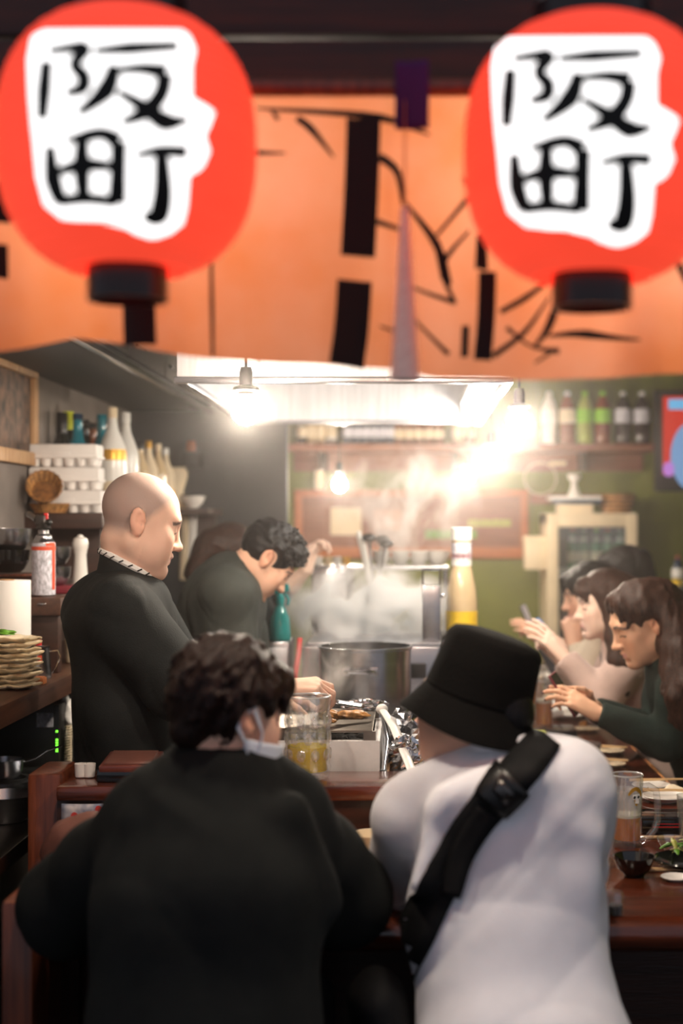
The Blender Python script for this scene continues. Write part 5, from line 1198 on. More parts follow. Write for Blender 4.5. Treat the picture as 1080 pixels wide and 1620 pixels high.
def add_hand(S, wrist, d, n, thumb_side, curl, s=1.0, spread=.06, thumb=((.5, .75, .35), (.85, .3, .45), (.9, .0, .45)), fr=.0082):
    """d: wrist to knuckles; n: way the palm faces; thumb_side: vector towards the thumb; curl: one (a,b,c) in degrees per finger"""
    d = unit(d); n = np.asarray(n, float); n = unit(n - d * (n @ d)); t = np.cross(d, n); t = t if t @ np.asarray(thumb_side, float) > 0 else -t
    tips = []
    kn = [(.088, .029), (.091, .0095), (.087, -.0105), (.079, -.029)]
    for i, (l, o) in enumerate(kn):
        k = wrist + d * l * s + t * o * s
        S.cone(wrist + t * o * s * .55, k, .0145 * s, .0105 * s, .012 * s)
        a = 0.0; q = k; sp = spread * (1.5 - i) / 1.5
        for j in range(3):
            a += math.radians(curl[i][j]); v = unit((d + t * sp) * math.cos(a) + n * math.sin(a)); e = q + v * FL[i][j] * s
            S.cone(q, e, (fr - .0004*j - (.0009 if i == 3 else 0)) * s, (fr - .0007 - .0006*j - (.0009 if i == 3 else 0)) * s, .004 * s); q = e
        tips.append(q - n * 0)
    q = wrist + d * .018 * s + t * .02 * s; rs = (.0135, .0105, .0095, .008)
    for j, (L, v) in enumerate(zip((.042, .033, .027), thumb)):
        e = q + unit(d * v[0] + t * v[1] + n * v[2]) * L * s; S.cone(q, e, rs[j] * s, rs[j+1] * s, .008 * s); q = e
    S.cone(wrist + d * .02 * s, wrist + d * .06 * s, .018 * s, .016 * s, .015 * s)
    tips.append(q); return tips
class Bones: pass
def add_body(S, B, legs=True, r=1.0):
    """body under the clothes: torso, arms, legs joined to the neck"""
    sd = unit(B.shR - B.shL)
    S.econe(B.chest, B.pelvis, (.13*r, .085*r), (.13*r, .09*r), sd, .05)
    S.cone(B.shL, B.shR, .045*r, .045*r, .05); S.cone(B.neck, B.chest, .05*r, .08*r, .04)
    for sh, el, wr in ((B.shL, B.elL, B.wrL), (B.shR, B.elR, B.wrR)):
        S.cone(sh, el, .042*r, .036*r, .02); m = el + (wr - el) * .3; S.cone(el, m, .036*r, .037*r, .01); S.cone(m, wr, .037*r, .024*r, .01)
    if legs:
        for k, a in ((B.knL, B.anL), (B.knR, B.anR)):
            hp = B.pelvis + (k - B.pelvis) * .25; S.cone(hp, k, .07*r, .05*r, .03); S.cone(k, a, .048*r, .035*r, .02); S.cone(a, a + B.toe, .035*r, .028*r, .02)
def bounds(pts, m):
    P = np.array(pts); return P.min(0) - m, P.max(0) + m
def trousers(B, parent, m='trouser', r=1.0):
    lo, hi = bounds([B.pelvis, B.knL, B.knR, B.anL, B.anR], .16); S = SDF(lo, hi, .012); sd = unit(B.shR - B.shL)
    S.econe(B.pelvis + V(0, 0, .03), B.pelvis - V(0, 0, .02), (.16*r, .115*r), (.165*r, .12*r), sd, .04)
    for k, a in ((B.knL, B.anL), (B.knR, B.anR)):
        hp = B.pelvis + (k - B.pelvis) * .2; S.cone(hp, k, .088*r, .066*r, .04); S.cone(k, a, .064*r, .056*r, .03)
    S.ripple(.004, 40, 3); o = S.build('trousers', m, parent)
    lo, hi = bounds([B.anL, B.anR, B.anL + B.toe, B.anR + B.toe], .09)
    for a in (B.anL, B.anR):
        S = SDF(np.minimum(a, a + B.toe) - .08, np.maximum(a, a + B.toe) + .08, .009); S.cone(a - V(0, 0, .03), a + B.toe - V(0, 0, .03), .042, .036, .02); S.plane(V(0, 0, max(a[2] - .07, 0.001)), V(0, 0, -1)); S.build('shoe', 'black_plastic', parent)
def hair_cap(S, H, grow=.012, front=.06, low=-.03, k=.015):
    """hair volume over the skull"""
    r = H.s; S.ell(H.p(0, -.008, .04), V(.0755 + grow, .086 + grow, .082 + grow) * r, H.R, k)
SK_A = (.86, .55, .42); SK_B = (.76, .45, .32); SK_C = (.87, .62, .50)
def neck_to(S, H, B, r=.052): S.cone(H.p(0, -.022, -.05), B.neck, r * H.s, r * 1.08, .02)

# ------------------------------------------------------------------ bald cook
def bald_cook():
    Y = 3.6; H = Head(Wn(217, 826, Y), frame(72, 17, 0), 1.06); B = Bones()
    B.neck = Wn(202, 915, Y); B.chest = Wn(196, 985, Y + .02); B.pelvis = Wn(205, 1240, Y + .05)
    fwd = V(.96, .28, 0); sd = V(.28, -.96, 0)                           # sd points to his right shoulder, towards the camera
    B.shR = Wn(192, 965, Y - .13); B.shL = Wn(215, 965, Y + .2)
    B.elR = Wn(282, 1085, Y - .16); B.wrR = V(-.31, 3.5, 1.09); B.elL = Wn(300, 1085, Y + .2); B.wrL = V(-.36, 3.8, 1.03)
    B.knL = V(-.66, 3.73, .5); B.knR = V(-.66, 3.55, .5); B.anL = V(-.7, 3.73, .09); B.anR = V(-.7, 3.55, .09); B.toe = V(.15, .03, -.02)
    lo, hi = bounds([H.c, B.anL, B.anR, B.wrR, B.wrL, B.shR, B.chest], .16); lo[2] = 0; S = SDF(lo, hi, .0045)
    add_body(S, B); neck_to(S, H, B, .0515)
    add_head(S, H, .75, 1.1, 1.0)
    S.ell(H.p(0, .06, -.1), V(.03, .03, .015), H.R, .03)
    add_hand(S, B.wrR, V(.9, .12, .05), V(.1, .35, -.9), V(.3, .9, 0), [(28, 50, 30), (38, 55, 35), (45, 60, 40), (50, 60, 40)], .98, .05, ((.6, .6, .5), (.85, .1, .5), (.9, -.1, .3)))
    add_hand(S, B.wrL, V(.9, .1, -.2), V(0, -.3, -.9), V(.3, -.9, 0), [(25, 40, 20)] * 4, .98)
    o = S.build('person', 'skin', None, skin_color(H, SK_A, scalp=(.28, .22, .21), stub=.3)); tag(o, 'bald cook in a black jacket looking down, standing left of the grill', 'person')
    # jacket
    lo, hi = bounds([B.neck, B.pelvis, B.elR, B.elL, B.shR, B.shL, B.wrR], .2); lo[2] = .62; S = SDF(lo, hi, .007)
    S.econe(B.chest + V(-.02, 0, .0), Wn(200, 1120, Y + .03), (.165, .125), (.17, .125), sd, .05); S.econe(Wn(200, 1120, Y + .03), B.pelvis + V(0, 0, -.12), (.17, .125), (.185, .135), sd, .05)
    S.cone(B.shR + V(.0, .03, -.01), B.shL + V(0, -.03, -.01), .075, .075, .05); S.cone(B.neck + V(.0, 0, -.055), B.chest, .078, .12, .05)
    for sh, el, wr in ((B.shR, B.elR, B.wrR), (B.shL, B.elL, B.wrL)):
        w2 = el + (wr - el) * .28; S.cone(sh, el, .078, .076, .04); S.cone(el, w2, .076, .07, .02)
    # folds falling from the shoulder
    for a, b, r in (((215, 960), (262, 1060), .012),):
        S.cone(Wn(*a, Y - .17), Wn(*b, Y - .2), r, r, .05)
    S.ripple(.008, 20, 5, (1, 1, .3)); S.ripple(.008, 13, 8, (1, 1, .45), 4, True)
    wd = unit(B.wrR - B.elR)
    S.plane(B.elR + wd * .075, wd, B.elR + wd * .05 - .11, B.elR + wd * .05 + .13)
    S.build('jacket', 'coat_black', o)
    # standing collar and patterned neckband
    n0 = B.neck
    cen = [Wn(163, 892, Y), Wn(170, 886, Y), Wn(190, 893, Y), Wn(208, 908, Y), Wn(224, 928, Y)]
    ring = []
    for i in range(40):
        a = 2*math.pi*i/40; f = math.cos(a); q = math.sin(a)
        c = n0 + V(.0, .0, .03) + fwd * .066 * f + sd * .066 * q + V(0, 0, -.036 * f); ring.append(c)
    mb = MB(); n = len(ring)
    for k, (dz, gr) in enumerate(((-.075, 1.22), (-.045, 1.12), (-.02, 1.04), (0, 1.0))):
        for c in ring: p = n0 + (c - n0) * V(gr, gr, 1) + V(0, 0, dz); mb.v.append(tuple(p))
    for k in range(3):
        for i in range(n): j = (i + 1) % n; mb.f.append((k*n+i, k*n+j, (k+1)*n+j, (k+1)*n+i))
    mb.build('collar', 'coat_black', o, solid=.006, angle=80)
    bd = MB(); bd.tube([c + V(0, 0, .004) for c in ring], .0085, 8, closed=True); bd.build('neckband', 'white_plastic', o)
    for i in range(0, 40, 2):
        c = ring[i] + V(0, 0, .004); u = unit(ring[i] - n0 - V(0, 0, .03)); u[2] = 0; tn = unit(ring[(i+1) % 40] - ring[i-1])
        a = c + u*.0085; MB().tube([a - tn*.0065 + V(0, 0, .005), a + tn*.0065 - V(0, 0, .005)], .0018, 5).build('band_pattern', 'ink', o)
    trousers(B, o)
    # turner in his hand
    t0 = B.wrR + V(.075, .03, -.03); sp_ = thing('turner', 'steel turner held by the bald cook over the grill', 'turner', t0)
    a = Wn(505, 1096, 3.5); b = Wn(528, 1107, 3.56); MB().tube([V(-.245, 3.52, 1.07), a, b], .0045, 8, flat=.5).build('handle', 'steel_dark', sp_, True)
    MB().grid(lambda u, v: Vector(b) + Vector((.005 + .07*v, -.01 + .05*v, -.004 - .018*v + .004*math.sin(3*u))) + Vector((0, .04, .004)) * (u - .5), 8, 8).build('blade', 'steel', sp_, True, solid=.0015)
bald_cook()

# ------------------------------------------------------------------ second cook, bent over
def second_cook():
    Y = 4.6; H = Head(Wn(417, 884, Y), frame(72, 46, 0), 1.0); B = Bones()
    B.neck = Wn(375, 905, Y); B.chest = Wn(352, 955, Y); B.pelvis = Wn(322, 1190, Y + .02); sd = V(.2, -.98, 0)
    B.shR = Wn(362, 945, Y - .16); B.shL = Wn(372, 945, Y + .17); B.elR = Wn(375, 1060, Y - .17); B.wrR = Wn(425, 1105, Y - .12); B.elL = Wn(395, 1060, Y + .2); B.wrL = Wn(440, 1110, Y + .15)
    B.knL = V(-.66, Y + .1, .5); B.knR = V(-.66, Y - .1, .5); B.anL = V(-.7, Y + .1, .09); B.anR = V(-.7, Y - .1, .09); B.toe = V(.15, .02, -.02)
    lo, hi = bounds([H.c, B.anL, B.anR, B.wrR, B.wrL, B.shR, B.chest], .17); lo[2] = 0; S = SDF(lo, hi, .005)
    add_body(S, B); neck_to(S, H, B, .056); add_head(S, H, .9, 1.0, .3)
    for w in (B.wrR, B.wrL): add_hand(S, w, V(.9, .1, -.3), V(0, 0, -1), V(.2, .9, 0), [(30, 40, 20)] * 4)
    o = S.build('person', 'skin', None, skin_color(H, SK_B)); tag(o, 'dark-haired cook in a grey jacket bent over, behind the bald cook', 'person')
    lo, hi = bounds([B.neck, B.pelvis, B.elR, B.elL, B.shR, B.shL], .2); lo[2] = .55; S = SDF(lo, hi, .008)
    S.econe(B.chest + V(0, 0, .01), B.pelvis + V(0, 0, -.1), (.18, .125), (.18, .125), sd, .05); S.cone(B.shR, B.shL, .075, .075, .05); S.cone(B.neck + V(-.02, 0, -.005), B.chest, .068, .12, .04)
    for sh, el, wr in ((B.shR, B.elR, B.wrR), (B.shL, B.elL, B.wrL)): S.cone(sh, el, .075, .07, .04); S.cone(el, el + (wr - el) * .3, .07, .062, .02)
    S.ripple(.006, 24, 15, (1, 1, .35)); S.ripple(.008, 14, 18, (1, 1, .45), 4, True); S.build('jacket', 'coat_grey', o)
    S = SDF(H.c - .18, H.c + .18, .0045); hair_cap(S, H, .014); rr = np.random.RandomState(4)
    for i in range(520):
        a = rr.uniform(-math.pi, math.pi); e = rr.uniform(.0, 1.4); d = V(math.cos(a)*math.cos(e), math.sin(a)*math.cos(e), math.sin(e)); b = V(0, -.008, .036) + d * V(.086, .097, .093)
        S.cone(H.p(*b), H.p(*(b + d*.012 + V(rr.normal()*.006, .022, rr.normal()*.006))), .0055, .002, .004)
    S.ell(H.p(0, .055, .085), V(.06, .045, .035), H.R, .02)
    S.ripple(.003, 120, 3); n = H.R @ V(0, .5, -.87)
    S.plane(H.p(0, .085, .045), H.R @ V(0, .75, -.66)); S.plane(H.p(0, -.03, -.045), H.R @ V(0, .25, -1)); 
    for x in (-1, 1): S.ell(H.p(x*.09, .0, -.01), V(.03, .03, .045), H.R, .006, 'cut')
    S.build('hair', 'hair_black', o)
    ring = []
    for i in range(32):
        a = 2*math.pi*i/32; f = math.cos(a); q = math.sin(a); ring.append(B.neck + V(-.02, 0, .012) + V(.8, 0, .1) * .07 * f + sd * .066 * q + V(0, 0, -.03 * f))
    MB().tube(ring, .007, 8, closed=True).build('neckband', 'white_plastic', o); MB().tube([p - V(0, 0, .014) for p in ring], .013, 8, closed=True).build('collar', 'coat_grey', o)
    trousers(B, o)
second_cook()

# ------------------------------------------------------------------ third worker behind, brown hair, black tee
def third_worker():
    Y = 5.35; H = Head(Wn(362, 884, Y), frame(60, 25, 0), 1.0); B = Bones()
    B.neck = Wn(352, 935, Y); B.chest = Wn(362, 965, Y); B.pelvis = Wn(352, 1150, Y); sd = V(.4, -.92, 0)
    B.shR = Wn(395, 950, Y - .14); B.shL = Wn(372, 955, Y + .15); B.elR = Wn(436, 1020, Y - .16); B.wrR = Wn(452, 1075, Y - .1)
    B.elL = Wn(450, 935, Y + .2); B.wrL = Wn(484, 902, Y + .15)
    B.knL = V(-.68, Y + .1, .5); B.knR = V(-.68, Y - .1, .5); B.anL = V(-.7, Y + .1, .09); B.anR = V(-.7, Y - .1, .09); B.toe = V(.14, .05, -.02)
    lo, hi = bounds([H.c, B.anL, B.anR, B.wrR, B.wrL, B.shR, B.chest], .15); lo[2] = 0; S = SDF(lo, hi, .006)
    add_body(S, B); neck_to(S, H, B); add_head(S, H, .9)
    add_hand(S, B.wrR, V(.5, .1, -.9), V(-.6, .3, 0), V(.2, .9, 0), [(25, 35, 20)] * 4); add_hand(S, B.wrL, V(.3, .1, .9), V(.6, -.3, 0), V(.2, -.9, 0), [(45, 55, 35)] * 4)
    o = S.build('person', 'skin', None, skin_color(H, SK_C)); tag(o, 'brown-haired worker in a black tee half hidden behind the second cook', 'person')
    lo, hi = bounds([B.neck, B.pelvis, B.elR, B.elL, B.shR, B.shL], .18); lo[2] = .6; S = SDF(lo, hi, .009)
    S.econe(B.chest, B.pelvis + V(0, 0, -.05), (.165, .11), (.16, .11), sd, .05); S.cone(B.shR, B.shL, .06, .06, .04)
    for sh, el in ((B.shR, B.elR), (B.shL, B.elL)): S.cone(sh, sh + (el - sh) * .8, .068, .066, .03)
    S.ripple(.005, 26, 25); S.build('tee_shirt', 'coat_black', o)
    S = SDF(H.c - .2, H.c + .18, .006); hair_cap(S, H, .016); S.cone(H.p(0, -.09, .02), H.p(0, -.1, -.1), .06, .045, .03); S.ripple(.003, 110, 7); S.plane(H.p(0, .075, .04), H.R @ V(0, .8, -.6)); S.plane(H.p(0, .02, 0), H.R @ V(0, .95, -.3)); S.build('hair', 'hair_brown', o)
    trousers(B, o)
third_worker()

def seated_legs(B, dirv, seat_z, Y0):
    d = unit(dirv); sd = V(d[1], -d[0], 0)
    B.knR = B.pelvis + d * .42 + sd * .12 + V(0, 0, .02); B.knL = B.pelvis + d * .42 - sd * .12 + V(0, 0, .02)
    B.anR = V(*(B.knR[:2] - d[:2] * .02), .09); B.anL = V(*(B.knL[:2] - d[:2] * .02), .09); B.toe = d * .15 - V(0, 0, .02)
def stool(c, z, label):
    root = thing('stool', label, 'stool', (c[0], c[1], 0)); MB().lathe([(0, z - .05), (.15, z - .05), (.165, z - .035), (.165, z - .012), (.15, z), (0, z)], (0, 0, 0), 32).build('seat', 'leather', root)
    for i in range(4):
        a = math.pi/4 + i*math.pi/2; MB().tube([(.11*math.cos(a), .11*math.sin(a), z - .05), (.16*math.cos(a), .16*math.sin(a), 0)], .014, 8).build('leg', 'shelf_dark', root)
    MB().tube([(.14*math.cos(i*math.pi/12), .14*math.sin(i*math.pi/12), .2) for i in range(24)], .008, 6, closed=True).build('foot_ring', 'shelf_dark', root)

# ------------------------------------------------------------------ man in dark sweatshirt, seen from behind
def dark_man():
    Y = 2.45; H = Head(Wn(358, 1124, Y), frame(50, 14, -4), .98); B = Bones()
    B.neck = Wn(345, 1222, Y - .01); B.chest = Wn(335, 1275, Y); B.pelvis = V(-.325, 2.27, .56); sd = V(1, -.05, 0)
    B.shL = Wn(238, 1312, Y + .02); B.shR = Wn(448, 1290, Y + .02); B.elL = V(-.615, 2.58, .80); B.elR = V(-.12, 2.60, .81); B.wrL = V(-.46, 2.82, .80); B.wrR = V(-.2, 2.84, .79)
    seated_legs(B, V(0, 1, 0), .46, Y)
    lo, hi = bounds([H.c, B.anL, B.anR, B.wrR, B.wrL, B.elL, B.elR, B.shR, B.anL + B.toe], .16); lo[2] = 0; S = SDF(lo, hi, .005)
    add_body(S, B); neck_to(S, H, B); add_head(S, H, .9, 1.0, .2)
    add_hand(S, B.wrL, V(.7, .5, 0), V(.3, -.3, -.9), V(.3, -.8, .3), [(30, 40, 20)] * 4); add_hand(S, B.wrR, V(-.7, .5, 0), V(-.3, -.3, -.9), V(-.3, -.8, .3), [(30, 40, 20)] * 4)
    o = S.build('person', 'skin', None, skin_color(H, SK_B)); tag(o, 'seated man in a dark sweatshirt with a face mask under his ear, seen from behind', 'person')
    lo, hi = bounds([B.neck, B.pelvis, B.elR, B.elL, B.shR, B.shL, B.wrL, B.wrR], .2); lo[2] = .40; S = SDF(lo, hi, .008)
    S.econe(B.chest + V(0, -.0, -.015), V(-.33, 2.36, .86), (.175, .11), (.185, .13), sd, .06); S.econe(V(-.33, 2.36, .86), B.pelvis - V(0, 0, .04), (.185, .13), (.2, .15), sd, .06)
    S.cone(B.shL + V(.05, 0, -.02), B.shR + V(-.05, 0, -.02), .07, .07, .06); S.cone(B.neck + V(0, .01, -.035), B.chest, .085, .12, .06)
    for q in (-1, 1): S.cone(B.neck + V(q*.04, .01, -.035), (B.shL if q < 0 else B.shR) + V(-q*.03, 0, -.005), .05, .06, .05)
    for sh, el, wr in ((B.shL, B.elL, B.wrL), (B.shR, B.elR, B.wrR)):
        m = sh + (el - sh) * .55; S.cone(sh, m, .07, .078, .05); S.cone(m, el, .078, .078, .03); S.cone(el, wr, .08, .045, .03)
    for a, b, r in (((470, 1275), (520, 1430), .012), ((455, 1300), (440, 1500), .012), ((215, 1300), (250, 1480), .012), ((300, 1400), (290, 1600), .01)): S.cone(Wn(*a, Y - .09), Wn(*b, Y - .1), r, r*.6, .05)
    S.ripple(.006, 15, 35, (1, 1, .45)); S.ripple(.007, 10, 36, (1, 1, .6), 4, True); S.build('sweatshirt', 'sweat_black', o)
    # dropped-shoulder seams and neck rib
    ring = [B.neck + V(0, .005, .012) + V(.066*math.cos(a), .06*math.sin(a), -.016*math.sin(a)) for a in np.linspace(0, 2*math.pi, 33)[:-1]]
    MB().tube(ring, .011, 8, closed=True).build('neck_rib', 'sweat_black', o)
    # tousled brown hair
    S = SDF(H.c - .2, H.c + .2, .005); hair_cap(S, H, .011); rr = np.random.RandomState(9)
    S.cone(H.p(0, -.055, .0), H.p(0, -.06, -.04), .058, .04, .03)
    for i in range(1100):
        a = rr.uniform(-math.pi, math.pi); e = rr.uniform(-.5, 1.45); d = V(math.cos(a)*math.cos(e), math.sin(a)*math.cos(e), math.sin(e))
        if d[1] > .55 and e < .35: continue
        b = V(0, -.008, .036) + d * V(.082, .093, .089); fl = np.cross(np.cross(d, V(.2, .3, 1.0)), d); tg_ = -fl * .03 + rr.normal(size=3)*.004
        S.path([H.p(*b), H.p(*(b + d*.001 + tg_)), H.p(*(b - d*.008 + tg_*2))], [.0042, .0042, .0015], .006)
    S.ell(H.p(0, .075, .06), V(.06, .04, .045), H.R, .02)
    S.ripple(.0025, 130, 11); S.plane(H.p(0, .085, .02), H.R @ V(0, .9, -.45))
    for x in (-1, 1): S.ell(H.p(x*.088, .012, -.025), V(.03, .034, .05), H.R, .008, 'cut')
    S.plane(H.p(0, -.02, -.062), H.R @ V(0, .45, -1)); S.build('hair', 'hair_chestnut', o)
    # mask pulled under the chin, loops round the ear
    mk = MB(); mk.grid(lambda u, v: Vector(H.p(.087*math.cos(math.pi*(-.17 + 1.34*u)), .04 + .074*math.sin(math.pi*(-.17 + 1.34*u)), -.036 - .046*v)), 28, 8); mo = mk.build('face_mask', 'mask_white', o, solid=.003, angle=80)
    for q in ((-.05, -.002), (-.09, -.012)):
        MB().tube([H.p(.086, .03, q[0]), H.p(.088, .025, -.02), H.p(.085, .0, .012 if q[0] > -.08 else .02), H.p(.083, -.018, .008), H.p(.082, -.02 if q[0] > -.08 else -.024, -.02), H.p(.086, .0, -.045), H.p(.084, .02, q[0] - .003)], .0018, 6).build('ear_loop', 'mask_white', o)
    trousers(B, o); stool((-.325, 2.27), .47, 'round stool under the man in the dark sweatshirt')
dark_man()

# ------------------------------------------------------------------ man in white with black bucket hat
def white_man():
    Y = 2.62; H = Head(Wn(752, 1116, Y), frame(-54, -3, -8), 1.0); B = Bones()
    B.neck = Wn(788, 1200, Y - .03); B.chest = Wn(790, 1290, Y - .03); B.pelvis = V(.20, 2.42, .55); sd = V(1, -.1, .18)
    B.shL = Wn(655, 1292, Y + .02); B.shR = Wn(905, 1248, Y - .06); B.elL = V(-.005, 2.80, .80); B.wrL = V(.12, 3.0, .80); B.elR = V(.325, 2.78, .83); B.wrR = V(.24, 2.98, .80)
    seated_legs(B, V(0, 1, 0), .46, Y)
    lo, hi = bounds([H.c, B.anL, B.anR, B.wrR, B.wrL, B.elL, B.elR, B.shR, B.anL + B.toe], .16); lo[2] = 0; S = SDF(lo, hi, .005)
    add_body(S, B); neck_to(S, H, B); add_head(S, H, .8, 1.0, .5)
    add_hand(S, B.wrL, V(.5, .7, 0), V(.3, -.3, -.9), V(.5, -.7, .3), [(30, 40, 20)] * 4); add_hand(S, B.wrR, V(-.5, .7, 0), V(-.3, -.3, -.9), V(-.5, -.7, .3), [(30, 40, 20)] * 4)
    o = S.build('person', 'skin', None, skin_color(H, SK_B)); tag(o, 'seated man in a white shirt and black bucket hat, seen from behind', 'person')
    lo, hi = bounds([B.neck, B.pelvis, B.elR, B.elL, B.shR, B.shL, B.wrL, B.wrR], .2); lo[2] = .36; S = SDF(lo, hi, .007)
    S.econe(B.chest + V(0, 0, .02), Wn(800, 1440, Y - .06), (.15, .115), (.165, .125), sd, .06); S.econe(Wn(800, 1440, Y - .06), B.pelvis + V(.0, 0, -.02), (.16, .125), (.18, .14), V(1, 0, 0), .06); S.econe(B.pelvis + V(0, -.01, .02), B.pelvis - V(0, .02, .1), (.185, .145), (.205, .17), V(1, 0, 0), .03)
    S.cone(B.shL + V(.04, 0, .0), B.shR + V(-.04, 0, 0), .07, .08, .06); S.cone(B.neck + V(.015, 0, -.035), B.chest, .07, .11, .05)
    for q in (-1, 1): S.cone(B.neck + V(q*.03 + .01, .0, -.05 if q < 0 else -.03), (B.shL if q < 0 else B.shR) + V(-q*.02, 0, 0), .05, .065, .05)
    for sh, el, wr in ((B.shL, B.elL, B.wrL), (B.shR, B.elR, B.wrR)):
        S.cone(sh, el, .072, .062, .035); S.cone(el, el + (wr - el) * .75, .06, .045, .02)
    for a, b, r in (((690, 1290), (660, 1400), .012), ((715, 1260), (840, 1230), .012), ((880, 1300), (760, 1480), .009), ((900, 1400), (720, 1560), .011), ((930, 1330), (905, 1560), .01), ((700, 1480), (860, 1600), .01)): S.cone(Wn(*a, Y - .13), Wn(*b, Y - .16), r, r*.5, .06)
    S.ripple(.004, 17, 45, (1, 1, .6)); S.ripple(.006, 11, 47, (1, 1, .8), 4, True); S.build('shirt', 'tee_white', o)
    ring = [B.neck + V(.002, .0, .022) + V(.064*math.cos(a), .06*math.sin(a), .012*math.cos(a) - .014*math.sin(a)) for a in np.linspace(0, 2*math.pi, 33)[:-1]]
    MB().tube(ring, .012, 8, closed=True).build('neck_rib', 'tee_white', o)
    # short dark hair under the hat
    S = SDF(H.c - .15, H.c + .17, .006); hair_cap(S, H, .005); S.cone(H.p(0, -.07, -.01), H.p(0, -.065, -.055), .05, .045, .03); S.plane(H.p(0, .05, 0), H.R @ V(0, .95, -.3)); S.plane(H.p(0, 0, -.06), H.R @ V(0, 0, -1))
    for x in (-1, 1): S.ell(H.p(x*.085, .012, -.02), V(.03, .036, .05), H.R, .006, 'cut')
    S.build('hair', 'hair_black', o)
    # bucket hat: lathe in the head's own axes, brim sloping down
    prof = [(.0, .134), (.055, .133), (.074, .127), (.081, .116), (.086, .06), (.091, .018), (.092, .012)]
    brim = [(.092, .016), (.101, -.004), (.113, -.026), (.122, -.042), (.123, -.045), (.119, -.045), (.099, -.006), (.089, .008)]
    def hatmesh(pr, seg=48):
        mb = MB(); mb.lathe(pr, (0, 0, 0), seg, caps=False); out = []
        tl = math.radians(13); ct, st = math.cos(tl), math.sin(tl)
        for x, y, z in mb.v:
            y2 = y*1.14 + .0; wob = .004*math.sin(3*math.atan2(y, x)) if z < 0 else 0
            out.append(tuple(H.p(x, y2*ct - z*st, y2*st + z*ct + wob + .002)))
        mb.v = out; return mb
    ht = hatmesh(prof).build('bucket_hat', 'felt_black', o, angle=70, solid=.003); hatmesh(brim).build('brim', 'felt_black', ht, angle=80)
    for (r, z) in ((.0915, .02), (.078, .1225)): hatmesh([(r, z - .0012), (r + .0014, z), (r, z + .0012)]).build('stitching', 'felt_black', ht)
    trousers(B, o); stool((.2, 2.42), .47, 'round stool under the man in white')
    # cross-body bag
    bag = thing('crossbody_bag', 'black crossbody strap with buckle across the white shirt', 'bag', Wn(740, 1350, Y - .16))
    path = [(862, 1176, .02), (848, 1200, .075), (826, 1222, .115), (795, 1252, .15), (760, 1295, .172), (725, 1345, .185), (690, 1400, .19), (660, 1455, .178), (635, 1505, .15), (618, 1535, .10), (612, 1545, .03)]
    SP, SQ = o.children[0], None
    me = [c for c in o.children if c.name.startswith('shirt')][0].data
    from mathutils.bvhtree import BVHTree
    tree = BVHTree.FromPolygons([v.co.copy() for v in me.vertices], [tuple(p.vertices) for p in me.polygons])
    def on_shirt(px, py, off):
        d = Vector(((px - VPX) / FPX, 1, -(py - VPY) / FPX)).normalized(); h = tree.ray_cast(Vector((0, 0, CZ)), d)
        if h[0] is None:
            n = tree.find_nearest(Vector(W(px, py, Y - .05))); return n[0] + n[1] * off
        return h[0] - d * off if h[1] is None else h[0] + (h[1] if h[1].dot(d) < 0 else -h[1]) * off
    mb = MB(); ribbon(mb, [(866, 1168), (850, 1188), (795, 1250), (745, 1310), (705, 1380), (672, 1450), (640, 1510), (600, 1570)], [50, 56, 58, 60, 62, 62, 66, 90], on_shirt, .006, 7); mb.build('strap', 'webbing', bag, True, solid=.003, angle=80)
    mb = MB(); ribbon(mb, [(772, 1282), (735, 1345), (716, 1418)], [40, 42, 30], on_shirt, .011, 6); mb.build('loose_end', 'webbing', bag, True, solid=.003, angle=80)
    c = on_shirt(792, 1252, .011); n = (on_shirt(800, 1240, 0) - on_shirt(780, 1275, 0)).normalized()
    bk = MB(); ribbon(bk, [(812, 1232), (776, 1274)], 62, on_shirt, .012, 5); bo_ = bk.build('buckle', 'black_plastic', bag, True, solid=.009, angle=40)
    bk = MB(); ribbon(bk, [(803, 1243), (790, 1258)], 26, on_shirt, .018, 3); bk.build('release_tab', 'steel_dark', bo_, True, solid=.003)
    S = SDF(V(-.14, 2.34, .42), V(.12, 2.66, .74), .008); S.econe(V(-.055, 2.5, .66), V(-.03, 2.5, .52), (.05, .09), (.055, .1), V(1, 0, 0), .02); S.ripple(.003, 40, 9); b2 = S.build('pouch', 'webbing', None); b2.parent = bag; b2.matrix_parent_inverse = Matrix.Translation(bag.location).inverted()
white_man()

# ------------------------------------------------------------------ phones
def phone(c, x_ax, y_ax, label, m='phone_dark', screen='screen_blue'):
    x = Vector(unit(x_ax)); y = Vector(unit(y_ax)); y = (y - x * x.dot(y)).normalized(); z = x.cross(y); R = Matrix((x, y, z)).transposed().to_4x4(); root = thing('phone', label, 'phone', Vector(c))
    root.rotation_euler = R.to_euler(); MB().box((-.036, -.075, -.004), (.036, .075, .004), c=.004).build('case', m, root); MB().box((-.033, -.071, .004), (.033, .071, .0046)).build('screen', screen, root)
    MB().box((.012, .045, -.0065), (.032, .068, -.004), c=.002).build('camera_bump', m, root); return root

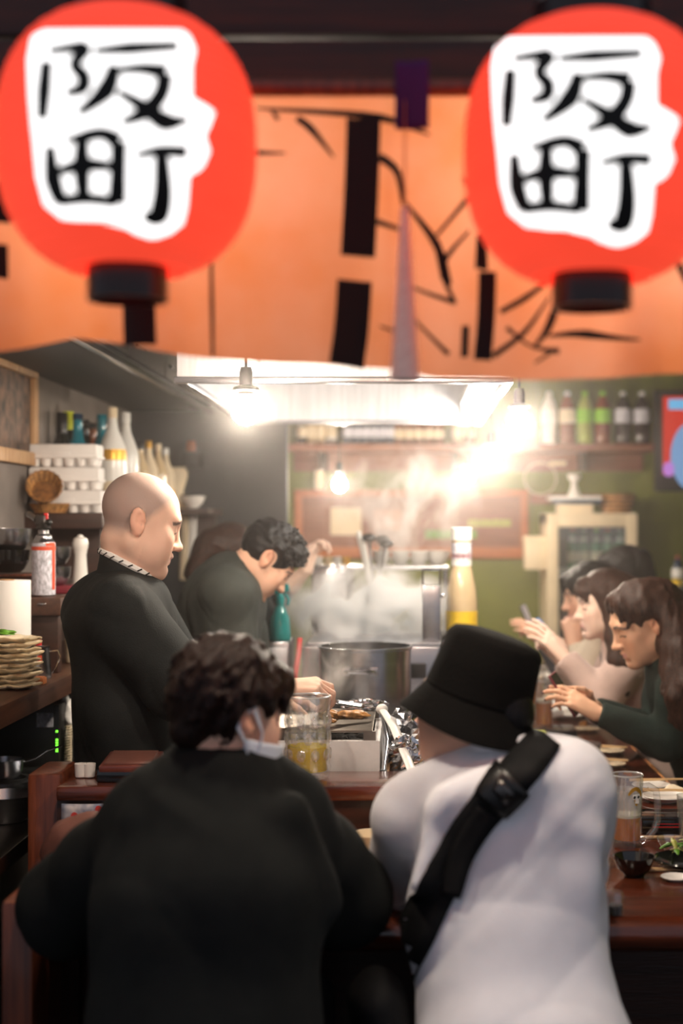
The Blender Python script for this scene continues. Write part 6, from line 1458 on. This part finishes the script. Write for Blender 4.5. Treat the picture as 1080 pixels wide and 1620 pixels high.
# ------------------------------------------------------------------ guests on the right side of the counter
def guest(Y, head, yaw, pitch, roll, joints, label, skin, garment, gm, hairf, hm, handsf, hs=1.0, res=.005, sleeves=(.068, .06, .048), torso=(.165, .11), gname='sweater', cuff=.94, nail=None, roundneck=True, nose=1.0, full=0.0):
    H = Head(Wn(*head, Y), frame(yaw, pitch, roll), hs); B = Bones()
    for k, v in joints.items(): setattr(B, k, v)
    seated_legs(B, V(-1, .05, 0), .46, Y); B.knL = B.pelvis + V(-.36, .1, .02); B.knR = B.pelvis + V(-.36, -.1, .02); B.anL = V(B.knL[0], B.knL[1], .09); B.anR = V(B.knR[0], B.knR[1], .09)
    lo, hi = bounds([H.c, B.anL, B.anR, B.wrR, B.wrL, B.elL, B.elR, B.shR, B.shL, B.anL + B.toe, B.pelvis], .17); lo[2] = 0; S = SDF(lo, hi, res)
    add_body(S, B, True, .93); neck_to(S, H, B, .046); add_head(S, H, nose, .94, full); nails = handsf(S, B)
    o = S.build('person', 'skin', None, skin_color(H, skin, nail=nails)); tag(o, label, 'person')
    sd = unit(B.shR - B.shL); lo, hi = bounds([B.neck, B.pelvis, B.elR, B.elL, B.shR, B.shL, B.wrL, B.wrR], .2); lo[2] = .42; S = SDF(lo, hi, .008)
    S.econe(B.chest, B.pelvis - V(0, 0, .05), torso, (torso[0], torso[1] + .01), sd, .05); S.cone(B.shR, B.shL, .06, .06, .05); S.cone(B.neck - V(0, 0, .02), B.chest, .06, .1, .04)
    for sh, el, wr in ((B.shL, B.elL, B.wrL), (B.shR, B.elR, B.wrR)):
        e = el + (wr - el) * cuff; S.cone(sh, el, sleeves[0], sleeves[1], .035); S.cone(el, e, sleeves[1], sleeves[2], .02); d = unit(wr - el); S.cone(e - d*.012, e, sleeves[2] + .002, sleeves[2] - .004, .004); S.plane(e, d, e - .07, e + .07)
    S.ripple(.006, 28, int(Y*10), (1, 1, .7)); S.build(gname, gm, o)
    hairf(o, H, B, hm); trousers(B, o, r=.92); stool(B.pelvis[:2], .47, 'round stool under the ' + label.split(',')[0][:60]); return o, H, B
def long_hair(o, H, B, m, seed, falls, grow=.014, front=(.06, .05), part=True, res=.006, rip=.0035, curls=0, ear=0):
    pts = [H.c - .16, H.c + .16] + [H.p(*q) for f in falls for q in f[0]]
    lo, hi = bounds(pts, .09); S = SDF(lo, hi, res); hair_cap(S, H, grow)
    S.plane(H.p(0, front[0], front[1]), H.R @ V(0, .85, -.5))
    S.ell(H.p(0, .085, .005), V(.066, .05, .068), H.R, .012, 'cut')
    for f, rs in falls: S.path([H.p(*q) for q in f], rs, .025)
    rr = np.random.RandomState(seed)
    for i in range(curls):
        f, rs = falls[rr.randint(len(falls))]; t = rr.randint(len(f) - 1); u = rr.rand(); q = V(*f[t]) * (1 - u) + V(*f[t+1]) * u; r = rs[t] * (1 - u) + rs[t+1] * u
        d = unit(rr.normal(size=3)); b = q + d * r * .95; pts_ = [H.p(*(b + V(rr.normal()*.008, rr.normal()*.008, -.018*k) + d*.006*math.sin(k*1.4 + i))) for k in range(4)]; S.path(pts_, [.008, .009, .008, .004], .006)
    if ear: S.ell(H.p(ear*.092, .014, -.012), V(.035, .03, .036), H.R, .008, 'cut')
    S.ripple(rip, 110, seed, (1, 1, .25)); S.build('hair', m, o)

# woman in dark green sweater
Y = 4.5
J = dict(neck=Wn(1052, 1042, Y), chest=Wn(1082, 1095, Y), pelvis=V(1.04, Y + .02, .56), shL=Wn(1080, 1082, Y - .15), shR=Wn(1055, 1062, Y + .16), elL=Wn(1052, 1170, Y - .16), wrL=Wn(942, 1128, Y - .13), elR=Wn(1035, 1165, Y + .16), wrR=Wn(938, 1120, Y - .02))
def hands_a(S, B):
    t = add_hand(S, B.wrL, V(-.82, .08, .5), V(-.45, .55, -.5), V(-.1, .7, .6), [(14, 22, 14), (18, 24, 15), (22, 26, 16), (28, 28, 18)], .98, .05, ((.6, .5, .5), (.8, .3, .4), (.9, .1, .3)))
    add_hand(S, B.wrR, V(-.8, 0, .45), V(-.3, -.7, -.3), V(-.2, -.3, .8), [(40, 50, 30)] * 4, .96)
    return [(q, (.12, .05, .06)) for q in t]
def hair_a(o, H, B, m):
    long_hair(o, H, B, m, 61, [([(-.05, -.06, .03), (-.095, -.055, -.05), (-.155, -.025, -.11), (-.205, .02, -.18), (-.215, .07, -.25)], (.05, .05, .046, .04, .018)), ([(-.06, -.03, .0), (-.1, -.01, -.07), (-.155, .025, -.14), (-.2, .065, -.2), (-.205, .1, -.26)], (.03, .032, .034, .03, .012)), ([(-.05, -.08, .0), (-.1, -.09, -.07), (-.17, -.06, -.15), (-.21, -.02, -.22)], (.045, .045, .045, .02)), ([(.05, -.06, .03), (.065, -.07, -.05), (.075, -.06, -.13), (.07, -.03, -.2), (.06, .0, -.27)], (.05, .05, .045, .038, .02)), ([(0, -.08, .05), (0, -.11, -.03), (0, -.115, -.12), (0, -.1, -.2)], (.06, .06, .055, .03)), ([(.07, -.005, .055), (.078, -.03, .0), (.085, -.03, -.08), (.082, .0, -.16), (.07, .02, -.22)], (.02, .022, .024, .022, .01)), ([(-.07, -.01, .06), (-.082, -.045, .0), (-.09, -.04, -.08)], (.022, .022, .016)), ([(0, .06, .1), (.045, .055, .085), (.075, .02, .05)], (.02, .022, .018)), ([(0, .06, .1), (-.045, .055, .085), (-.075, .02, .05)], (.02, .022, .018))], .016, (.075, .07), curls=120, ear=-1)
oA, HA, BA = guest(Y, (1019, 985), -100, 24, 0, J, 'woman in a dark green sweater with wavy brown hair, looking at her phone', (.78, .45, .29), None, 'knit_green', hair_a, 'hair_brown', hands_a, 1.04, .0045, (.07, .062, .04), (.165, .115))
phone(Wn(893, 1098, Y - .06), V(.35, .9, .1), V(-.55, .1, .85), 'dark phone held by the woman in the green sweater', 'red_dark', 'phone_dark')
# woman in beige sweater
Y = 5.1
J = dict(neck=Wn(975, 1012, Y), chest=Wn(1000, 1055, Y), pelvis=V(.96, Y + .02, .58), shL=Wn(1002, 1036, Y - .14), shR=Wn(985, 1030, Y + .15), elL=Wn(950, 1108, Y - .17), wrL=Wn(892, 1040, Y - .12), elR=Wn(940, 1105, Y + .15), wrR=Wn(890, 1046, Y + .05))
def hands_b(S, B):
    add_hand(S, B.wrL, V(-.62, .1, .75), V(-.5, .55, -.3), V(.0, .6, .7), [(10, 14, 10), (14, 18, 10), (18, 20, 12), (22, 22, 14)], 1.0, .05); add_hand(S, B.wrR, V(-.6, 0, .75), V(-.2, -.7, -.3), V(0, -.4, .8), [(40, 50, 30)] * 4, .96); return None
def hair_b(o, H, B, m):
    long_hair(o, H, B, m, 71, [([(.05, -.05, .03), (.062, -.06, -.06), (.068, -.05, -.15), (.07, -.03, -.24), (.075, -.02, -.33)], (.045, .045, .04, .035, .02)), ([(-.05, -.05, .03), (-.075, -.05, -.06), (-.13, -.03, -.12), (-.185, .0, -.2), (-.2, .02, -.3)], (.045, .042, .04, .034, .016)), ([(-.07, -.005, .03), (-.088, -.002, -.05), (-.13, .012, -.11), (-.18, .03, -.19), (-.205, .04, -.29)], (.022, .03, .036, .032, .014)), ([(0, -.08, .04), (0, -.1, -.06), (0, -.1, -.16), (0, -.09, -.28)], (.06, .055, .05, .025)), ([(.075, .02, .05), (.08, .0, -.02), (.082, -.01, -.1), (.08, .0, -.2), (.08, .01, -.28)], (.018, .022, .025, .022, .01)), ([(-.07, .03, .05), (-.08, .0, -.05), (-.08, -.01, -.2)], (.018, .022, .015)), ([(0, .075, .085), (.03, .085, .06), (.05, .08, .03)], (.018, .016, .01)), ([(0, .075, .085), (-.03, .085, .06), (-.05, .08, .03)], (.018, .016, .01))], .012, (.07, .06), rip=.002)
guest(Y, (958, 956), -96, 8, 0, J, 'long-haired woman in a beige sweater holding up a phone', SK_C, None, 'knit_beige', hair_b, 'hair_brown', hands_b, .98, .005, (.07, .066, .044), (.16, .105))
phone(Wn(868, 1003, Y - .03), V(.35, .9, .1), V(-.7, .1, .7), 'dark phone held up by the woman in the beige sweater')
# person with clasped hands
Y = 5.65
J = dict(neck=Wn(945, 985, Y), chest=Wn(965, 1025, Y), pelvis=V(.98, Y, .58), shL=Wn(958, 998, Y - .16), shR=Wn(958, 998, Y + .15), elL=Wn(925, 1075, Y - .12), wrL=Wn(908, 1018, Y - .06), elR=Wn(920, 1075, Y + .13), wrR=Wn(906, 1018, Y + .05))
def hands_c(S, B):
    add_hand(S, B.wrL, V(-.1, .25, .95), V(-.1, .95, 0), V(.9, .2, .2), [(60, 70, 40)] * 4, 1.0, .02); add_hand(S, B.wrR, V(-.1, -.25, .95), V(-.1, -.95, 0), V(.9, -.2, .2), [(60, 70, 40)] * 4, 1.0, .02); return None
def hair_c(o, H, B, m):
    long_hair(o, H, B, m, 81, [([(0, -.07, .04), (0, -.09, -.05)], (.07, .06)), ([(.05, .07, .075), (.055, .075, .035)], (.022, .016)), ([(-.05, .07, .075), (-.055, .075, .035)], (.022, .016)), ([(0, .08, .08), (0, .092, .04)], (.026, .018)), ([(.07, .01, .04), (.075, -.01, -.04)], (.02, .02)), ([(-.07, .01, .04), (-.075, -.01, -.04)], (.02, .02))], .014, (.08, .06))
guest(Y, (932, 940), -96, 14, 0, J, 'black-haired guest resting clasped hands at the mouth, behind the beige sweater', SK_B, None, 'cloth_cream', hair_c, 'hair_black', hands_c, .98, .006, gname='shirt')
# guest farthest along the counter with navy sleeves
Y = 6.25
J = dict(neck=Wn(972, 960, Y), chest=Wn(985, 1005, Y), pelvis=V(1.06, Y, .58), shL=Wn(978, 985, Y - .16), shR=Wn(978, 985, Y + .15), elL=Wn(900, 1075, Y - .17), wrL=Wn(864, 1018, Y - .1), elR=Wn(895, 1075, Y + .15), wrR=Wn(862, 1016, Y + .03))
def hands_d(S, B):
    add_hand(S, B.wrL, V(-.75, .1, .65), V(-.5, .5, -.3), V(0, .6, .7), [(15, 20, 12)] * 4, 1.02, .05); add_hand(S, B.wrR, V(-.75, 0, .65), V(-.2, -.7, -.3), V(0, -.4, .8), [(40, 50, 30)] * 4, 1.0); return None
def hair_d(o, H, B, m): long_hair(o, H, B, m, 91, [([(0, -.07, .04), (0, -.09, -.06)], (.075, .06)), ([(.06, .0, .06), (.07, .0, 0)], (.025, .02)), ([(-.06, .0, .06), (-.07, .0, 0)], (.025, .02)), ([(0, .07, .08), (0, .085, .05)], (.03, .02))], .018, (.08, .06))
guest(Y, (985, 912), -92, 10, 0, J, 'farthest guest along the counter with navy sleeves and a raised phone', SK_B, None, 'cloth_navy', hair_d, 'hair_black', hands_d, 1.0, .006)
phone(Wn(836, 982, Y - .03), V(.35, .9, .1), V(-.35, .1, .9), 'phone with bright edge raised by the farthest guest', 'phone_dark', 'label_print')
# beyond: a dark blue jacket seat behind the tall bottle
# ------------------------------------------------------------------ haze in the room and steam over the pots
def vol_mat(name, col, dens, aniso=0.3, noise=None, fall=True):
    m = bpy.data.materials.new(name); m.use_nodes = True; nt = m.node_tree; nt.nodes.clear()
    o = nt.nodes.new('ShaderNodeOutputMaterial'); v = nt.nodes.new('ShaderNodeVolumeScatter'); v.inputs['Color'].default_value = srgb(col); v.inputs['Anisotropy'].default_value = aniso
    nt.links.new(v.outputs[0], o.inputs['Volume'])
    if noise is None: v.inputs['Density'].default_value = dens
    else:
        sc, lo, hi, st = noise
        tc = nt.nodes.new('ShaderNodeTexCoord'); mp = nt.nodes.new('ShaderNodeMapping'); mp.inputs['Scale'].default_value = st; nt.links.new(tc.outputs['Object'], mp.inputs[0])
        nz = nt.nodes.new('ShaderNodeTexNoise'); nz.inputs['Scale'].default_value = sc; nz.inputs['Detail'].default_value = 4; nz.inputs['Distortion'].default_value = .7; nt.links.new(mp.outputs[0], nz.inputs['Vector'])
        mr = nt.nodes.new('ShaderNodeMapRange'); mr.inputs[1].default_value = lo; mr.inputs[2].default_value = hi; mr.inputs[3].default_value = 0; mr.inputs[4].default_value = dens; nt.links.new(nz.outputs[0], mr.inputs[0])
        gn = nt.nodes.new('ShaderNodeMapping'); gn.inputs['Location'].default_value = (-1, -1, -1); gn.inputs['Scale'].default_value = (2, 2, 2); nt.links.new(tc.outputs['Generated'], gn.inputs[0])
        ln = nt.nodes.new('ShaderNodeVectorMath'); ln.operation = 'LENGTH'; nt.links.new(gn.outputs[0], ln.inputs[0])
        fr_ = nt.nodes.new('ShaderNodeMapRange'); fr_.inputs[1].default_value = 1.0; fr_.inputs[2].default_value = .1; fr_.inputs[3].default_value = 0; fr_.inputs[4].default_value = 1; nt.links.new(ln.outputs['Value'], fr_.inputs[0])
        mu = nt.nodes.new('ShaderNodeMath'); mu.operation = 'MULTIPLY'; nt.links.new(mr.outputs[0], mu.inputs[0]); nt.links.new(fr_.outputs[0], mu.inputs[1]); nt.links.new(mu.outputs[0], v.inputs['Density'])
    M[name] = m
vol_mat('haze_volume', (244, 238, 236), .028, .86)
vol_mat('steam_volume', (255, 248, 244), 90.0, .0, (9.0, .45, .70, (1, 1, .9)))
vol_mat('wisp_volume', (255, 248, 244), 20.0, .3, (9.0, .5, .78, (1, 1, .7)))
hz = MB().box((-1.295, 2.75, .01), (2.59, 8.29, 2.69)).build('haze', 'haze_volume', angle=0); tag(hz, 'thin smoky haze filling the bar around the lamps', 'haze', kind='stuff')
def plume(name, m, c, r, label):
    o = MB().sphere((0, 0, 0), r, 24, 16).build(name, m, angle=80); o.location = c; return tag(o, label, 'steam', kind='stuff')
plume('steam', 'steam_volume', (-.12, 5.12, 1.16), (.36, .27, .2), 'dense white steam rising off the boiler behind the pot')
plume('steam', 'wisp_volume', (.0, 5.5, 1.56), (.3, .4, .26), 'thin wisps of steam curling up towards the bulbs')
plume('smoke', 'wisp_volume', (-.2, 3.75, 1.12), (.14, .16, .12), 'faint smoke above the charcoal grill')
